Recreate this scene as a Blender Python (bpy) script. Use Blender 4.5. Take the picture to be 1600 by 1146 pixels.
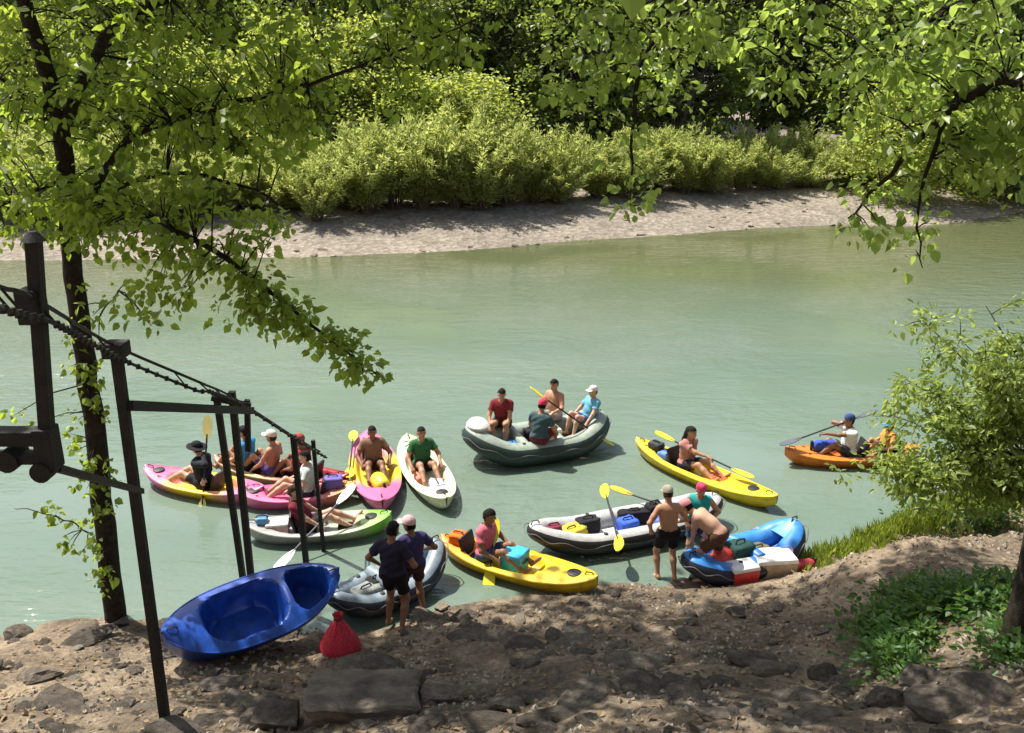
import bpy, bmesh, math, random
import numpy as np
from mathutils import Vector, Matrix, noise

random.seed(7); rng = np.random.default_rng(7)
R = math.radians
for o in list(bpy.data.objects): bpy.data.objects.remove(o)
scene = bpy.context.scene
COL = scene.collection

# ------------------------------------------------------------------ camera, sky, sun
CAM_Z, PITCH, FPX = 7.6, 18.3, 1400.0
cam = bpy.data.cameras.new('camera'); camo = bpy.data.objects.new('camera', cam); COL.objects.link(camo)
camo.location = (0, 0, CAM_Z); camo.rotation_euler = (R(90 - PITCH), 0, 0)
cam.sensor_width = 36; cam.lens = 36 * FPX / 1600; cam.clip_start = 0.05; cam.clip_end = 2000
scene.camera = camo
SUN_EL, SUN_AZ = 60.0, 52.0          # azimuth measured from +Y (across the river) towards -X (left)
SUNV = Vector((-math.sin(R(SUN_AZ)) * math.cos(R(SUN_EL)), math.cos(R(SUN_AZ)) * math.cos(R(SUN_EL)), math.sin(R(SUN_EL))))
world = bpy.data.worlds.new('World'); scene.world = world; world.use_nodes = True
wn = world.node_tree.nodes; wl = world.node_tree.links
bg = wn['Background']; sky = wn.new('ShaderNodeTexSky'); sky.sky_type = 'NISHITA'; sky.sun_disc = False
sky.dust_density = 3.5; sky.sun_elevation = R(SUN_EL); sky.sun_rotation = R(-SUN_AZ)
wl.new(sky.outputs[0], bg.inputs[0]); bg.inputs[1].default_value = 0.11
sun = bpy.data.lights.new('sun', 'SUN'); sun.energy = 5.0; sun.angle = R(0.55); sun.color = (1.0, 0.95, 0.86)
suno = bpy.data.objects.new('sun', sun); COL.objects.link(suno)
suno.rotation_euler = (-SUNV).to_track_quat('-Z', 'Y').to_euler(); suno.location = (-10, 20, 40)
scene.view_settings.view_transform = 'Standard'; scene.view_settings.look = 'None'
scene.view_settings.gamma = 1.0; scene.view_settings.exposure = 0.74
scene.view_settings.use_curve_mapping = False
scene.render.engine = 'CYCLES'

# ------------------------------------------------------------------ measuring helpers
CP, SP = math.cos(R(PITCH)), math.sin(R(PITCH))
def ray(px, py):
    u, v = (px - 800) / FPX, -(py - 573) / FPX
    return Vector((u, CP + v * SP, -SP + v * CP))
def at(px, py, z=0.0):
    d = ray(px, py); t = (z - CAM_Z) / d.z
    return Vector((0, 0, CAM_Z)) + d * t
def at_y(px, py, y):
    d = ray(px, py); return Vector((0, 0, CAM_Z)) + d * (y / d.y)
def proj(p):
    x, y, z = p[0], p[1], p[2] - CAM_Z
    f = y * CP - z * SP; up = y * SP + z * CP
    return 800 + FPX * x / f, 573 - FPX * up / f

# ------------------------------------------------------------------ materials
def newmat(name):
    m = bpy.data.materials.new(name); m.use_nodes = True
    nt = m.node_tree; b = nt.nodes['Principled BSDF']; return m, nt, b
def ramp(nt, stops):
    r = nt.nodes.new('ShaderNodeValToRGB'); e = r.color_ramp.elements
    while len(e) < len(stops): e.new(0.5)
    for k, (p, c) in enumerate(stops): e[k].position = p; e[k].color = (*c, 1)
    return r
def noise_node(nt, scale, detail=4, rough=0.55, coord='Object', stretch=None):
    tc = nt.nodes.new('ShaderNodeTexCoord'); n = nt.nodes.new('ShaderNodeTexNoise')
    n.inputs['Scale'].default_value = scale; n.inputs['Detail'].default_value = detail; n.inputs['Roughness'].default_value = rough
    if stretch:
        mp = nt.nodes.new('ShaderNodeMapping'); mp.inputs['Scale'].default_value = stretch
        nt.links.new(tc.outputs[coord], mp.inputs[0]); nt.links.new(mp.outputs[0], n.inputs['Vector'])
    else: nt.links.new(tc.outputs[coord], n.inputs['Vector'])
    return n
def bump(nt, b, height, strength, dist):
    bp = nt.nodes.new('ShaderNodeBump'); bp.inputs['Strength'].default_value = strength; bp.inputs['Distance'].default_value = dist
    nt.links.new(height, bp.inputs['Height']); nt.links.new(bp.outputs[0], b.inputs['Normal']); return bp
def plain(name, col, rough=0.5, spec=0.5, var=0.18, scale=9, bstr=0.0, metal=0):
    m, nt, b = newmat(name)
    n = noise_node(nt, scale)
    lo = tuple(c * (1 - var) for c in col); hi = tuple(min(1, c * (1 + var)) for c in col)
    r = ramp(nt, [(0.3, lo), (0.7, hi)]); nt.links.new(n.outputs[0], r.inputs[0]); nt.links.new(r.outputs[0], b.inputs['Base Color'])
    b.inputs['Roughness'].default_value = rough; b.inputs['Specular IOR Level'].default_value = spec; b.inputs['Metallic'].default_value = metal
    if bstr:
        n2 = noise_node(nt, scale * 5); bump(nt, b, n2.outputs[0], bstr, 0.02)
    return m
def leafmat(name, lo, hi, tr, tfac=0.45, rough=0.45):
    m, nt, b = newmat(name); nt.nodes.remove(b)
    out = nt.nodes['Material Output']
    g = nt.nodes.new('ShaderNodeNewGeometry'); r = ramp(nt, [(0.0, lo), (1.0, hi)])
    nt.links.new(g.outputs['Random Per Island'], r.inputs[0])
    r2 = ramp(nt, [(0.0, tuple(c * 0.5 for c in tr)), (0.55, tuple(c * 0.88 for c in tr)), (1.0, tr)]); nt.links.new(g.outputs['Random Per Island'], r2.inputs[0])
    p = nt.nodes.new('ShaderNodeBsdfPrincipled'); p.inputs['Roughness'].default_value = rough; p.inputs['Specular IOR Level'].default_value = 0.45
    t = nt.nodes.new('ShaderNodeBsdfTranslucent'); mx = nt.nodes.new('ShaderNodeMixShader'); mx.inputs[0].default_value = tfac
    nt.links.new(r.outputs[0], p.inputs['Base Color']); nt.links.new(r2.outputs[0], t.inputs[0])
    nt.links.new(p.outputs[0], mx.inputs[1]); nt.links.new(t.outputs[0], mx.inputs[2]); nt.links.new(mx.outputs[0], out.inputs[0])
    return m

M = {}
# water: murky green river, opaque a hand below the surface
def water_material():
    m, nt, b = newmat('river_water')
    n = noise_node(nt, 0.12, 3, 0.5, stretch=(0.6, 1.4, 1))
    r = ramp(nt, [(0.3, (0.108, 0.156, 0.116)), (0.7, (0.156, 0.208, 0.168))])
    nt.links.new(n.outputs[0], r.inputs[0])
    # far water: tree reflection painted into the body colour, along with olive-brown shallows
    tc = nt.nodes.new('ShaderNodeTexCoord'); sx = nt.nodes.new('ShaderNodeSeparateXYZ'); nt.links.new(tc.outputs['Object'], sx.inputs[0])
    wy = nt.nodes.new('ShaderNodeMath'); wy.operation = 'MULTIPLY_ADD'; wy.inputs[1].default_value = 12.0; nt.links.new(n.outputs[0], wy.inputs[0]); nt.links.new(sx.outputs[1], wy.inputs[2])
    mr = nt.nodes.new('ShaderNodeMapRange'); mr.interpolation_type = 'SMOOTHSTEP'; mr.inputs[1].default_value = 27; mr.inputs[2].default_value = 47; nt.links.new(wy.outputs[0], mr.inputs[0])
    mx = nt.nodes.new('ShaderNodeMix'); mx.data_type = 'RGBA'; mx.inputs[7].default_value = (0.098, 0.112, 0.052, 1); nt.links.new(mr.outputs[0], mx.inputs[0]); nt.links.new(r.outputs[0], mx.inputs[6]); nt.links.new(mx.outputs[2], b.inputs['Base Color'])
    b.inputs['Roughness'].default_value = 0.04; b.inputs['IOR'].default_value = 1.42
    a = noise_node(nt, 1.5, 3, 0.55, stretch=(0.7, 1.5, 1)); c = noise_node(nt, 5.5, 3, 0.6, stretch=(0.75, 1.5, 1))
    ad = nt.nodes.new('ShaderNodeMath'); ad.operation = 'MULTIPLY_ADD'; ad.inputs[1].default_value = 0.28
    nt.links.new(c.outputs[0], ad.inputs[0]); nt.links.new(a.outputs[0], ad.inputs[2])
    # calm and riffled patches of the surface
    q = noise_node(nt, 0.085, 3, 0.55, stretch=(1, 1.3, 1)); rq = ramp(nt, [(0.40, (0.12,) * 3), (0.60, (1,) * 3)]); nt.links.new(q.outputs[0], rq.inputs[0])
    bp = bump(nt, b, ad.outputs[0], 0.5, 0.115); nt.links.new(rq.outputs[0], bp.inputs['Strength'])
    return m
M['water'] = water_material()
def dirt_material():
    m, nt, b = newmat('bank_dirt')
    n = noise_node(nt, 0.9, 8, 0.65); r = ramp(nt, [(0.28, (0.085, 0.070, 0.054)), (0.46, (0.25, 0.195, 0.140)), (0.68, (0.52, 0.41, 0.285))])
    nt.links.new(n.outputs[0], r.inputs[0])
    n2 = noise_node(nt, 14, 6, 0.7); r2 = ramp(nt, [(0.35, (0.55,) * 3), (0.65, (1.15,) * 3)]); nt.links.new(n2.outputs[0], r2.inputs[0])
    mx = nt.nodes.new('ShaderNodeMix'); mx.data_type = 'RGBA'; mx.blend_type = 'MULTIPLY'; mx.inputs[0].default_value = 1
    nt.links.new(r.outputs[0], mx.inputs[6]); nt.links.new(r2.outputs[0], mx.inputs[7]); nt.links.new(mx.outputs[2], b.inputs['Base Color'])
    b.inputs['Roughness'].default_value = 0.95; b.inputs['Specular IOR Level'].default_value = 0.15
    n3 = noise_node(nt, 7, 9, 0.72); bump(nt, b, n3.outputs[0], 1.0, 0.14)
    return m
M['dirt'] = dirt_material()
def gravel_material():
    m, nt, b = newmat('gravel_bar')
    tc = nt.nodes.new('ShaderNodeTexCoord'); v = nt.nodes.new('ShaderNodeTexVoronoi'); v.inputs['Scale'].default_value = 5.5
    nt.links.new(tc.outputs['Object'], v.inputs['Vector'])
    r = ramp(nt, [(0.0, (0.125, 0.105, 0.080)), (0.5, (0.215, 0.182, 0.140)), (1.0, (0.33, 0.285, 0.225))]); nt.links.new(v.outputs['Color'], r.inputs[0])
    n = noise_node(nt, 0.35, 5); r2 = ramp(nt, [(0.35, (0.75,) * 3), (0.65, (1.05,) * 3)]); nt.links.new(n.outputs[0], r2.inputs[0])
    mx = nt.nodes.new('ShaderNodeMix'); mx.data_type = 'RGBA'; mx.blend_type = 'MULTIPLY'; mx.inputs[0].default_value = 1
    nt.links.new(r.outputs[0], mx.inputs[6]); nt.links.new(r2.outputs[0], mx.inputs[7]); nt.links.new(mx.outputs[2], b.inputs['Base Color'])
    b.inputs['Roughness'].default_value = 0.9
    bump(nt, b, v.outputs['Distance'], 0.8, 0.06)
    return m
M['gravel'] = gravel_material()
def rock_material(name, cols, objvar=True):
    m, nt, b = newmat(name)
    n = noise_node(nt, 3.0, 7, 0.65); r = ramp(nt, [(0.3, cols[0]), (0.7, cols[1])]); nt.links.new(n.outputs[0], r.inputs[0])
    oi = nt.nodes.new('ShaderNodeObjectInfo'); r2 = ramp(nt, [(0, (0.55,) * 3), (1, (1.2,) * 3)]); nt.links.new(oi.outputs['Random'], r2.inputs[0])
    mx = nt.nodes.new('ShaderNodeMix'); mx.data_type = 'RGBA'; mx.blend_type = 'MULTIPLY'; mx.inputs[0].default_value = 1
    nt.links.new(r.outputs[0], mx.inputs[6]); nt.links.new(r2.outputs[0], mx.inputs[7]); nt.links.new(mx.outputs[2], b.inputs['Base Color'])
    b.inputs['Roughness'].default_value = 0.9; b.inputs['Specular IOR Level'].default_value = 0.25
    n2 = noise_node(nt, 6, 9, 0.75); bump(nt, b, n2.outputs[0], 1.0, 0.09)
    return m
M['rock'] = rock_material('bank_rock', [(0.075, 0.064, 0.053), (0.30, 0.25, 0.195)])
M['palerock'] = rock_material('pale_stone', [(0.24, 0.20, 0.15), (0.42, 0.35, 0.27)])
M['bark'] = plain('bark', (0.028, 0.022, 0.016), 0.9, 0.2, 0.5, 14, 0.9)
M['farbark'] = plain('grey_bark', (0.10, 0.085, 0.065), 0.9, 0.2, 0.4, 4, 0.5)
M['steel'] = plain('rusted_dark_steel', (0.012, 0.010, 0.009), 0.7, 0.4, 0.5, 12, 0.4)
M['leaf'] = leafmat('broad_leaf', (0.04, 0.08, 0.014), (0.17, 0.24, 0.05), (0.56, 0.72, 0.08), 0.52)
M['leaf2'] = leafmat('maple_leaf', (0.06, 0.11, 0.025), (0.24, 0.31, 0.09), (0.58, 0.76, 0.14), 0.52, 0.34)
M['willow'] = leafmat('willow_leaf', (0.19, 0.26, 0.075), (0.38, 0.43, 0.16), (0.72, 0.78, 0.21), 0.5)
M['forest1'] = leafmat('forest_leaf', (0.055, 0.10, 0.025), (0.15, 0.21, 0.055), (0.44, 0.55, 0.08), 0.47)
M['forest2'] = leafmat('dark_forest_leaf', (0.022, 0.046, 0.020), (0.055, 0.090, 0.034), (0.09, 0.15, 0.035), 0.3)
M['weed'] = leafmat('weed_leaf', (0.04, 0.10, 0.02), (0.09, 0.18, 0.04), (0.24, 0.40, 0.05), 0.4)
M['grass'] = leafmat('grass_blade', (0.16, 0.23, 0.035), (0.28, 0.34, 0.07), (0.55, 0.64, 0.09), 0.5)
M['litter'] = leafmat('leaf_litter', (0.08, 0.055, 0.03), (0.32, 0.23, 0.13), (0.2, 0.13, 0.06), 0.1, 0.8)
M['pebble'] = leafmat('pebble_stone', (0.09, 0.075, 0.06), (0.40, 0.34, 0.27), (0.1, 0.1, 0.1), 0.0, 0.85)

# ------------------------------------------------------------------ mesh helpers
def mesh_np(name, V, F, mats, mi=None, smooth=True):
    V = np.asarray(V, np.float32); F = np.asarray(F, np.int32)
    me = bpy.data.meshes.new(name); n, k = F.shape
    me.vertices.add(len(V)); me.vertices.foreach_set('co', V.ravel())
    me.loops.add(n * k); me.loops.foreach_set('vertex_index', F.ravel())
    me.polygons.add(n); me.polygons.foreach_set('loop_start', np.arange(0, n * k, k, dtype=np.int32))
    me.polygons.foreach_set('loop_total', np.full(n, k, np.int32))
    if mi is not None: me.polygons.foreach_set('material_index', np.asarray(mi, np.int32))
    me.polygons.foreach_set('use_smooth', np.full(n, smooth, bool))
    for m in (mats if isinstance(mats, (list, tuple)) else [mats]): me.materials.append(m)
    me.update(calc_edges=True); me.validate(); return me
class MB:
    """collects polygons into one mesh"""
    def __init__(s): s.v = []; s.f = []; s.m = []
    def add(s, vs, fs, mi=0):
        o = len(s.v); s.v += [tuple(p) for p in vs]
        for f in fs: s.f.append(tuple(i + o for i in f)); s.m.append(mi)
        return s
    def box(s, size, c=(0, 0, 0), rot=None, mi=0, taper=1.0):
        hx, hy, hz = [q / 2 for q in size]; vs = []
        for z, k in ((-hz, 1), (hz, taper)):
            for x, y in ((-hx, -hy), (hx, -hy), (hx, hy), (-hx, hy)): vs.append(Vector((x * k, y * k, z)))
        if rot is not None: vs = [rot @ p for p in vs]
        vs = [p + Vector(c) for p in vs]
        return s.add(vs, [(3, 2, 1, 0), (4, 5, 6, 7), (0, 1, 5, 4), (1, 2, 6, 5), (2, 3, 7, 6), (3, 0, 4, 7)], mi)
    def beam(s, a, b, w, h=None, mi=0):
        a, b = Vector(a), Vector(b); d = b - a; q = d.to_track_quat('X', 'Z').to_matrix()
        return s.box((d.length, w, h or w), (a + b) / 2, q, mi)
    def tube(s, pts, rad, sides=8, mi=0, caps=True, closed=False):
        pts = [Vector(p) for p in pts]; n = len(pts)
        if not hasattr(rad, '__len__'): rad = [rad] * n
        vs = []; up = None
        for i, p in enumerate(pts):
            t = (pts[(i + 1) % n] - pts[i - 1]) if closed else (pts[min(i + 1, n - 1)] - pts[max(i - 1, 0)])
            t = t.normalized() if t.length > 1e-9 else Vector((0, 0, 1))
            if up is None: up = Vector((0, 0, 1)) if abs(t.z) < 0.9 else Vector((1, 0, 0))
            sd = t.cross(up).normalized(); up = sd.cross(t).normalized()
            for k in range(sides):
                a = 2 * math.pi * k / sides; vs.append(p + (sd * math.cos(a) + up * math.sin(a)) * rad[i])
        fs = []
        for i in range(n if closed else n - 1):
            j = (i + 1) % n
            for k in range(sides):
                l = (k + 1) % sides; fs.append((i * sides + k, i * sides + l, j * sides + l, j * sides + k))
        if caps and not closed:
            fs.append(tuple(range(sides - 1, -1, -1))); fs.append(tuple((n - 1) * sides + k for k in range(sides)))
        return s.add(vs, fs, mi)
    def lathe(s, prof, sides=14, c=(0, 0, 0), sx=1, sy=1, mi=0):
        vs = []
        for r, z in prof:
            for k in range(sides):
                a = 2 * math.pi * k / sides; vs.append((c[0] + r * sx * math.cos(a), c[1] + r * sy * math.sin(a), c[2] + z))
        fs = []
        for i in range(len(prof) - 1):
            for k in range(sides):
                l = (k + 1) % sides; fs.append((i * sides + k, i * sides + l, (i + 1) * sides + l, (i + 1) * sides + k))
        fs.append(tuple(range(sides - 1, -1, -1))); fs.append(tuple((len(prof) - 1) * sides + k for k in range(sides)))
        return s.add(vs, fs, mi)
    def build(s, name, mats, parent=None, smooth=True, bevel=0.0):
        me = bpy.data.meshes.new(name); me.from_pydata(s.v, [], s.f)
        for m in (mats if isinstance(mats, (list, tuple)) else [mats]): me.materials.append(m)
        me.polygons.foreach_set('material_index', s.m)
        if bevel:
            bm = bmesh.new(); bm.from_mesh(me)
            bmesh.ops.bevel(bm, geom=bm.edges[:], offset=bevel, segments=2, profile=0.6, affect='EDGES', clamp_overlap=True)
            bm.to_mesh(me); bm.free()
        me.polygons.foreach_set('use_smooth', [smooth] * len(me.polygons)); me.update()
        if smooth and hasattr(me, 'set_sharp_from_angle'): me.set_sharp_from_angle(angle=R(50))
        return link(name, me, parent)
def link(name, me, parent=None):
    o = bpy.data.objects.new(name, me); COL.objects.link(o)
    if parent: o.parent = parent
    return o
def tag(o, label=None, cat=None, group=None, kind=None):
    if label: o['label'] = label
    if cat: o['category'] = cat
    if group: o['group'] = group
    if kind: o['kind'] = kind
    return o
def thing(name, label, cat, loc=(0, 0, 0), rz=0, group=None):
    o = bpy.data.objects.new(name, None); COL.objects.link(o); o.empty_display_size = 0.2
    o.location = loc; o.rotation_euler = (0, 0, rz); return tag(o, label, cat, group)
def copy_tree(o, parent=None):
    c = o.copy(); COL.objects.link(c); c.parent = parent
    for ch in list(o.children): copy_tree(ch, c)
    return c
def sstep(a, b, x):
    t = min(1, max(0, (x - a) / (b - a))); return t * t * (3 - 2 * t)

# ------------------------------------------------------------------ terrain
near_pts = [at(*p, 0) for p in [(0, 978), (170, 966), (420, 972), (560, 975), (700, 948), (930, 913), (1060, 906), (1130, 894), (1200, 880), (1260, 874), (1330, 852), (1420, 812), (1600, 745)]]
nx_ = [-60, -14] + [p.x for p in near_pts] + [18, 60]; ny_ = [10.0, 10.6] + [p.y for p in near_pts] + [19, 22]
def shore(x): return float(np.interp(x, nx_, ny_))
def bank_h(x, y, rough=True):
    sh = shore(x); d = min(sh, 12.7) - y; fl = 0.07 * sstep(0, .5, sh - y)
    if d <= 0 and y < sh: h = fl
    elif d > 0: h = 0.05 * min(d, 1) + 0.20 * max(0, d - 0.2) + 0.027 * d * d
    else: h = max(-1.5, 0.22 * (sh - y))
    wx = sstep(3.6, 6.0, x)
    if wx > 0 and d > -0.3: h += wx * max(0, 0.95 * sstep(0.1, 1.4, d) - 0.10 * max(0, d - 1.2))
    if rough:
        k = min(1, max(0.15, d * 0.8 + 0.2))
        h += k * (0.12 * noise.noise((x * 0.7, y * 0.9, 3.1)) + 0.06 * noise.noise((x * 2.1, y * 2.4, 7.7)) + 0.04 * noise.noise((x * 5.5, y * 6.0, 1.2)) + 0.02 * noise.noise((x * 13, y * 13, 5.2)))
    return h
xs = np.concatenate([np.linspace(-60, -10, 26)[:-1], np.arange(-10, 12, 0.09), np.linspace(12, 60, 26)[1:]])
ys = np.concatenate([np.linspace(-14, 4, 30)[:-1], np.arange(4, 16.5, 0.09), np.linspace(16.5, 30, 15)[1:]])
def grid_mesh(name, xs, ys, hf, mat):
    V = np.array([(x, y, hf(x, y)) for y in ys for x in xs]); n, m = len(xs), len(ys)
    i = np.arange((m - 1) * n).reshape(m - 1, n)[:, :-1].ravel()
    F = np.stack([i, i + 1, i + n + 1, i + n], 1)
    return mesh_np(name, V, F, mat)
bank = tag(link('river_bank', grid_mesh('river_bank', xs, ys, bank_h, M['dirt'])), kind='structure')

far_px = [(-400, 412), (0, 408), (500, 402), (600, 397), (700, 393), (800, 386), (900, 376), (1000, 371), (1100, 364), (1180, 357), (1300, 352), (1440, 354), (1500, 348), (1560, 338), (1600, 332), (1900, 325)]
far_pts = [at(*p, 0) for p in far_px]
fx_ = [-200] + [p.x for p in far_pts] + [200]; fy_ = [38.5] + [p.y for p in far_pts] + [70]
def fshore(x): return float(np.interp(x, fx_, fy_))
def far_h(x, y):
    d = y - fshore(x)
    if d < 0: h = max(-1.5, 0.15 * d)
    else: h = 0.11 * min(d, 8) + 0.04 * max(0, d - 8) + 0.12 * max(0, d - 45)
    return h + min(1, max(0.1, d * 0.3)) * (0.10 * noise.noise((x * 0.3, y * 0.3, 2)) + 0.05 * noise.noise((x * 1.1, y * 1.3, 9)))
fx = np.concatenate([np.linspace(-200, -28, 30)[:-1], np.arange(-28, 40, 0.4), np.linspace(40, 200, 30)[1:]])
fy = np.concatenate([np.arange(32, 62, 0.35), np.linspace(62, 260, 50)[1:]])
def bar_split(name, ys, mat): return tag(link(name, grid_mesh(name, fx, ys, far_h, mat)), kind='structure')
gravel = bar_split('gravel_bar', fy, M['gravel'])

wx_ = np.linspace(-200, 200, 3); wy_ = np.linspace(-14, 80, 3)
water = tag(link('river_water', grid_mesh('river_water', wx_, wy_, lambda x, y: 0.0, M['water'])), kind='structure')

# ------------------------------------------------------------------ rocks set in the bank
def rock_mesh(name, mat, seed, sub=2, flat=0.6):
    bm = bmesh.new(); bmesh.ops.create_icosphere(bm, subdivisions=sub, radius=1)
    r = random.Random(seed); pl = [(Vector((r.gauss(0, 1), r.gauss(0, 1), r.gauss(0, 1))).normalized(), r.uniform(0.55, 0.85)) for _ in range(9)]
    for v in bm.verts:
        for n, d in pl:
            k = v.co.dot(n)
            if k > d: v.co -= n * (k - d) * 0.9
        w = v.co + Vector((seed * 3.1, 0, 0)); v.co *= 1 + 0.22 * noise.noise(w * 1.6) + 0.10 * noise.noise(w * 4.1) + (0.05 * noise.noise(w * 9) if sub > 2 else 0)
        v.co.z *= flat
    me = bpy.data.meshes.new(name); bm.to_mesh(me); bm.free(); me.materials.append(mat); return me
rockm = [rock_mesh('rock', M['rock'], k, 2, random.uniform(0.45, 0.75)) for k in range(8)]
palem = [rock_mesh('rock', M['palerock'], 20 + k, 2, random.uniform(0.45, 0.7)) for k in range(4)]
def put_rock(x, y, s, pale=False, h=bank_h, parent=bank, sink=0.15, sq=1.0):
    o = link('rock', random.choice(palem if pale else rockm), parent)
    o.location = (x, y, h(x, y) + s * sink); o.rotation_euler = (random.uniform(-.35, .35), random.uniform(-.35, .35), random.uniform(0, 6.28))
    o.scale = (s * random.uniform(0.8, 1.4), s * random.uniform(0.7, 1.1), s * random.uniform(0.7, 1.1) * sq); return o
n = 0
while n < 235:
    px, py = random.uniform(-20, 1480), random.uniform(925, 1160)
    if px > 1290 and py < 1040: continue
    p = at(px, py, 0.6); x, y = p.x, p.y
    for _ in range(4):
        p = at(px, py, bank_h(x, y)); x, y = p.x, p.y
    if y > shore(x) - 0.1: continue
    big = random.random()
    put_rock(x, y, (0.05 + 0.06 * random.random()) if big < 0.6 else (0.09 + 0.07 * random.random()) if big < 0.95 else random.uniform(0.16, 0.22), random.random() < 0.18, sq=0.7, sink=0.0)
    n += 1
for px, py, s in [(690, 950, .17), (738, 962, .2), (655, 965, .13), (800, 1105, .28), (1090, 1075, .3), (1210, 1052, .33), (1290, 1060, .25), (610, 1115, .3), (640, 1095, .22),
                  (1440, 1070, .36), (1480, 1110, .36), (1530, 1090, .4), (1390, 1100, .25), (30, 990, .3), (130, 985, .25), (260, 980, .22), (190, 975, .2), (330, 1060, .2), (60, 1060, .3), (560, 1035, .22), (870, 1000, .22), (1000, 985, .22), (1150, 960, .22), (905, 945, .2), (960, 930, .16)]:
    p = at(px, py, 0.5)
    for _ in range(6): p = at(px, py, bank_h(p.x, p.y))
    put_rock(p.x, p.y, s * .8, px in (690, 738, 610, 640, 1210, 130), sink=0.1)
slabm = [rock_mesh('slab', M['rock'], 60 + k, 3, random.uniform(.22, .34)) for k in range(5)]
for k in range(44):
    px, py = random.uniform(20, 1330), random.uniform(965, 1150); p = at(px, py, .6)
    for _ in range(5): p = at(px, py, bank_h(p.x, p.y))
    if p.y > shore(p.x) - .3: continue
    o = link('stone_slab', random.choice(slabm), bank); q = random.uniform(.16, .36); o.location = (p.x, p.y, bank_h(p.x, p.y) + .01); o.scale = (q * random.uniform(1, 1.5), q * random.uniform(.6, .9), q * random.uniform(.7, 1.1)); o.rotation_euler = (random.uniform(-.12, .22), random.uniform(-.12, .12), random.gauss(0, .4))
for px, py, sx, sy, sz_ in [(690, 1095, .26, .2, .16), (430, 1130, .28, .22, .16)]:
    p = at(px, py, .9)
    for _ in range(5): p = at(px, py, bank_h(p.x, p.y))
    m_ = rock_mesh('block', M['rock'], 90 + px, 3, .9)
    for v in m_.vertices:
        for a_ in range(3): v.co[a_] = math.copysign(min(.62, abs(v.co[a_])), v.co[a_])
    o = link('stone_block', m_, bank); o.location = (p.x, p.y, bank_h(p.x, p.y) + .05); o.scale = (sx * 1.4, sy * 1.4, sz_ * 1.2); o.rotation_euler = (.05, .03, random.gauss(0, .12))
bm = bmesh.new(); bmesh.ops.create_cube(bm, size=1); bmesh.ops.bevel(bm, geom=bm.edges[:], offset=.05, segments=1, affect='EDGES'); bmesh.ops.subdivide_edges(bm, edges=bm.edges[:], cuts=4, use_grid_fill=True)
for v in bm.verts: v.co += Vector((noise.noise(v.co * 3), noise.noise(v.co * 3 + Vector((9, 0, 0))), noise.noise(v.co * 3 + Vector((0, 9, 0))))) * .10
me = bpy.data.meshes.new('block'); bm.to_mesh(me); bm.free(); me.materials.append(M['rock'])
p = at(562, 1120, 1.3)
for _ in range(5): p = at(562, 1120, bank_h(p.x, p.y))
o = link('stone_block', me, bank); o.location = (p.x, p.y + .25, bank_h(p.x, p.y) - .08); o.scale = (1.22, .75, .50); o.rotation_euler = (R(-4), R(3), R(5))
for k in range(70):   # larger stones on the far bar
    px = random.uniform(430, 1600); x0 = at(px, 360, 0).x; d = random.random() ** 2 * 6 - 0.15
    put_rock(x0, fshore(x0) + d, random.uniform(0.10, 0.24), True, far_h, gravel, 0.05)

# leaf litter, twigs and pebbles on the near bank
def leaf_arrays(P, A, N, L, W, fold=0.25, broad=0.4):
    A = A / np.linalg.norm(A, axis=1, keepdims=True); S = np.cross(A, N); S /= np.linalg.norm(S, axis=1, keepdims=True) + 1e-9; U = np.cross(S, A)
    L = L[:, None]; W = W[:, None]
    v = [P, P + A * L * 0.28 + S * W * 0.5 + U * W * fold, P + A * L * (0.62) + S * W * broad + U * W * fold * 0.7, P + A * L - U * L * 0.10,
         P + A * L * 0.62 - S * W * broad + U * W * fold * 0.7, P + A * L * 0.28 - S * W * 0.5 + U * W * fold]
    V = np.stack(v, 1).reshape(-1, 3); i = np.arange(len(P))[:, None] * 6
    F = np.concatenate([i + np.array([[0, 1, 2, 3]]), i + np.array([[0, 3, 4, 5]])], 1).reshape(-1, 4)
    return V, F
def unit(n): v = rng.normal(size=(n, 3)); return v / np.linalg.norm(v, axis=1, keepdims=True)
pts = []
while len(pts) < 5200:
    x, y = rng.uniform(-6.5, 8), rng.uniform(5.2, 13)
    if y < shore(x) - 0.25 and noise.noise((x * 1.3, y * 1.3, 4)) > -0.25: pts.append((x, y, bank_h(x, y) + 0.012))
P = np.array(pts); nn = len(P); A = unit(nn); A[:, 2] *= 0.25; N = unit(nn) * 0.35; N[:, 2] += 1
V, F = leaf_arrays(P, A, N, rng.uniform(.03, .11, nn), rng.uniform(.02, .06, nn), 0.15)
tag(link('leaf_litter', mesh_np('leaf_litter', V, F, M['litter'], smooth=False)), 'dry brown leaf litter scattered over the rocky near bank', 'leaf litter', kind='stuff')

pts = []
while len(pts) < 4200:
    x, y = rng.uniform(-6.5, 7.5), rng.uniform(5.4, 13)
    if y < shore(x) - 0.02 and noise.noise((x * .9, y * .9, 14)) > -.1: pts.append((x, y, bank_h(x, y) + .004))
C = np.array(pts)[:, None, :]; nn = len(pts); o6 = np.array([[1, 0, 0], [0, 1, 0], [-1, 0, 0], [0, -1, 0], [.25, .1, .8], [-.3, -.1, .75]])
an = rng.uniform(0, 6.28, nn); ca, sa = np.cos(an)[:, None], np.sin(an)[:, None]; sz = rng.uniform(.012, .05, nn)[:, None] * (1 + rng.normal(size=(nn, 6)) * .15)
ox = (o6[None, :, 0] * ca - o6[None, :, 1] * .75 * sa) * sz; oy = (o6[None, :, 0] * sa + o6[None, :, 1] * .75 * ca) * sz; oz = o6[None, :, 2] * sz * .8
V = (C + np.stack([ox, oy, oz], -1)).reshape(-1, 3); i = (np.arange(nn) * 6)[:, None, None]
F = (i + np.array([[0, 1, 4], [1, 5, 4], [1, 2, 5], [2, 3, 5], [3, 4, 5], [3, 0, 4]])[None]).reshape(-1, 3)
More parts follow.
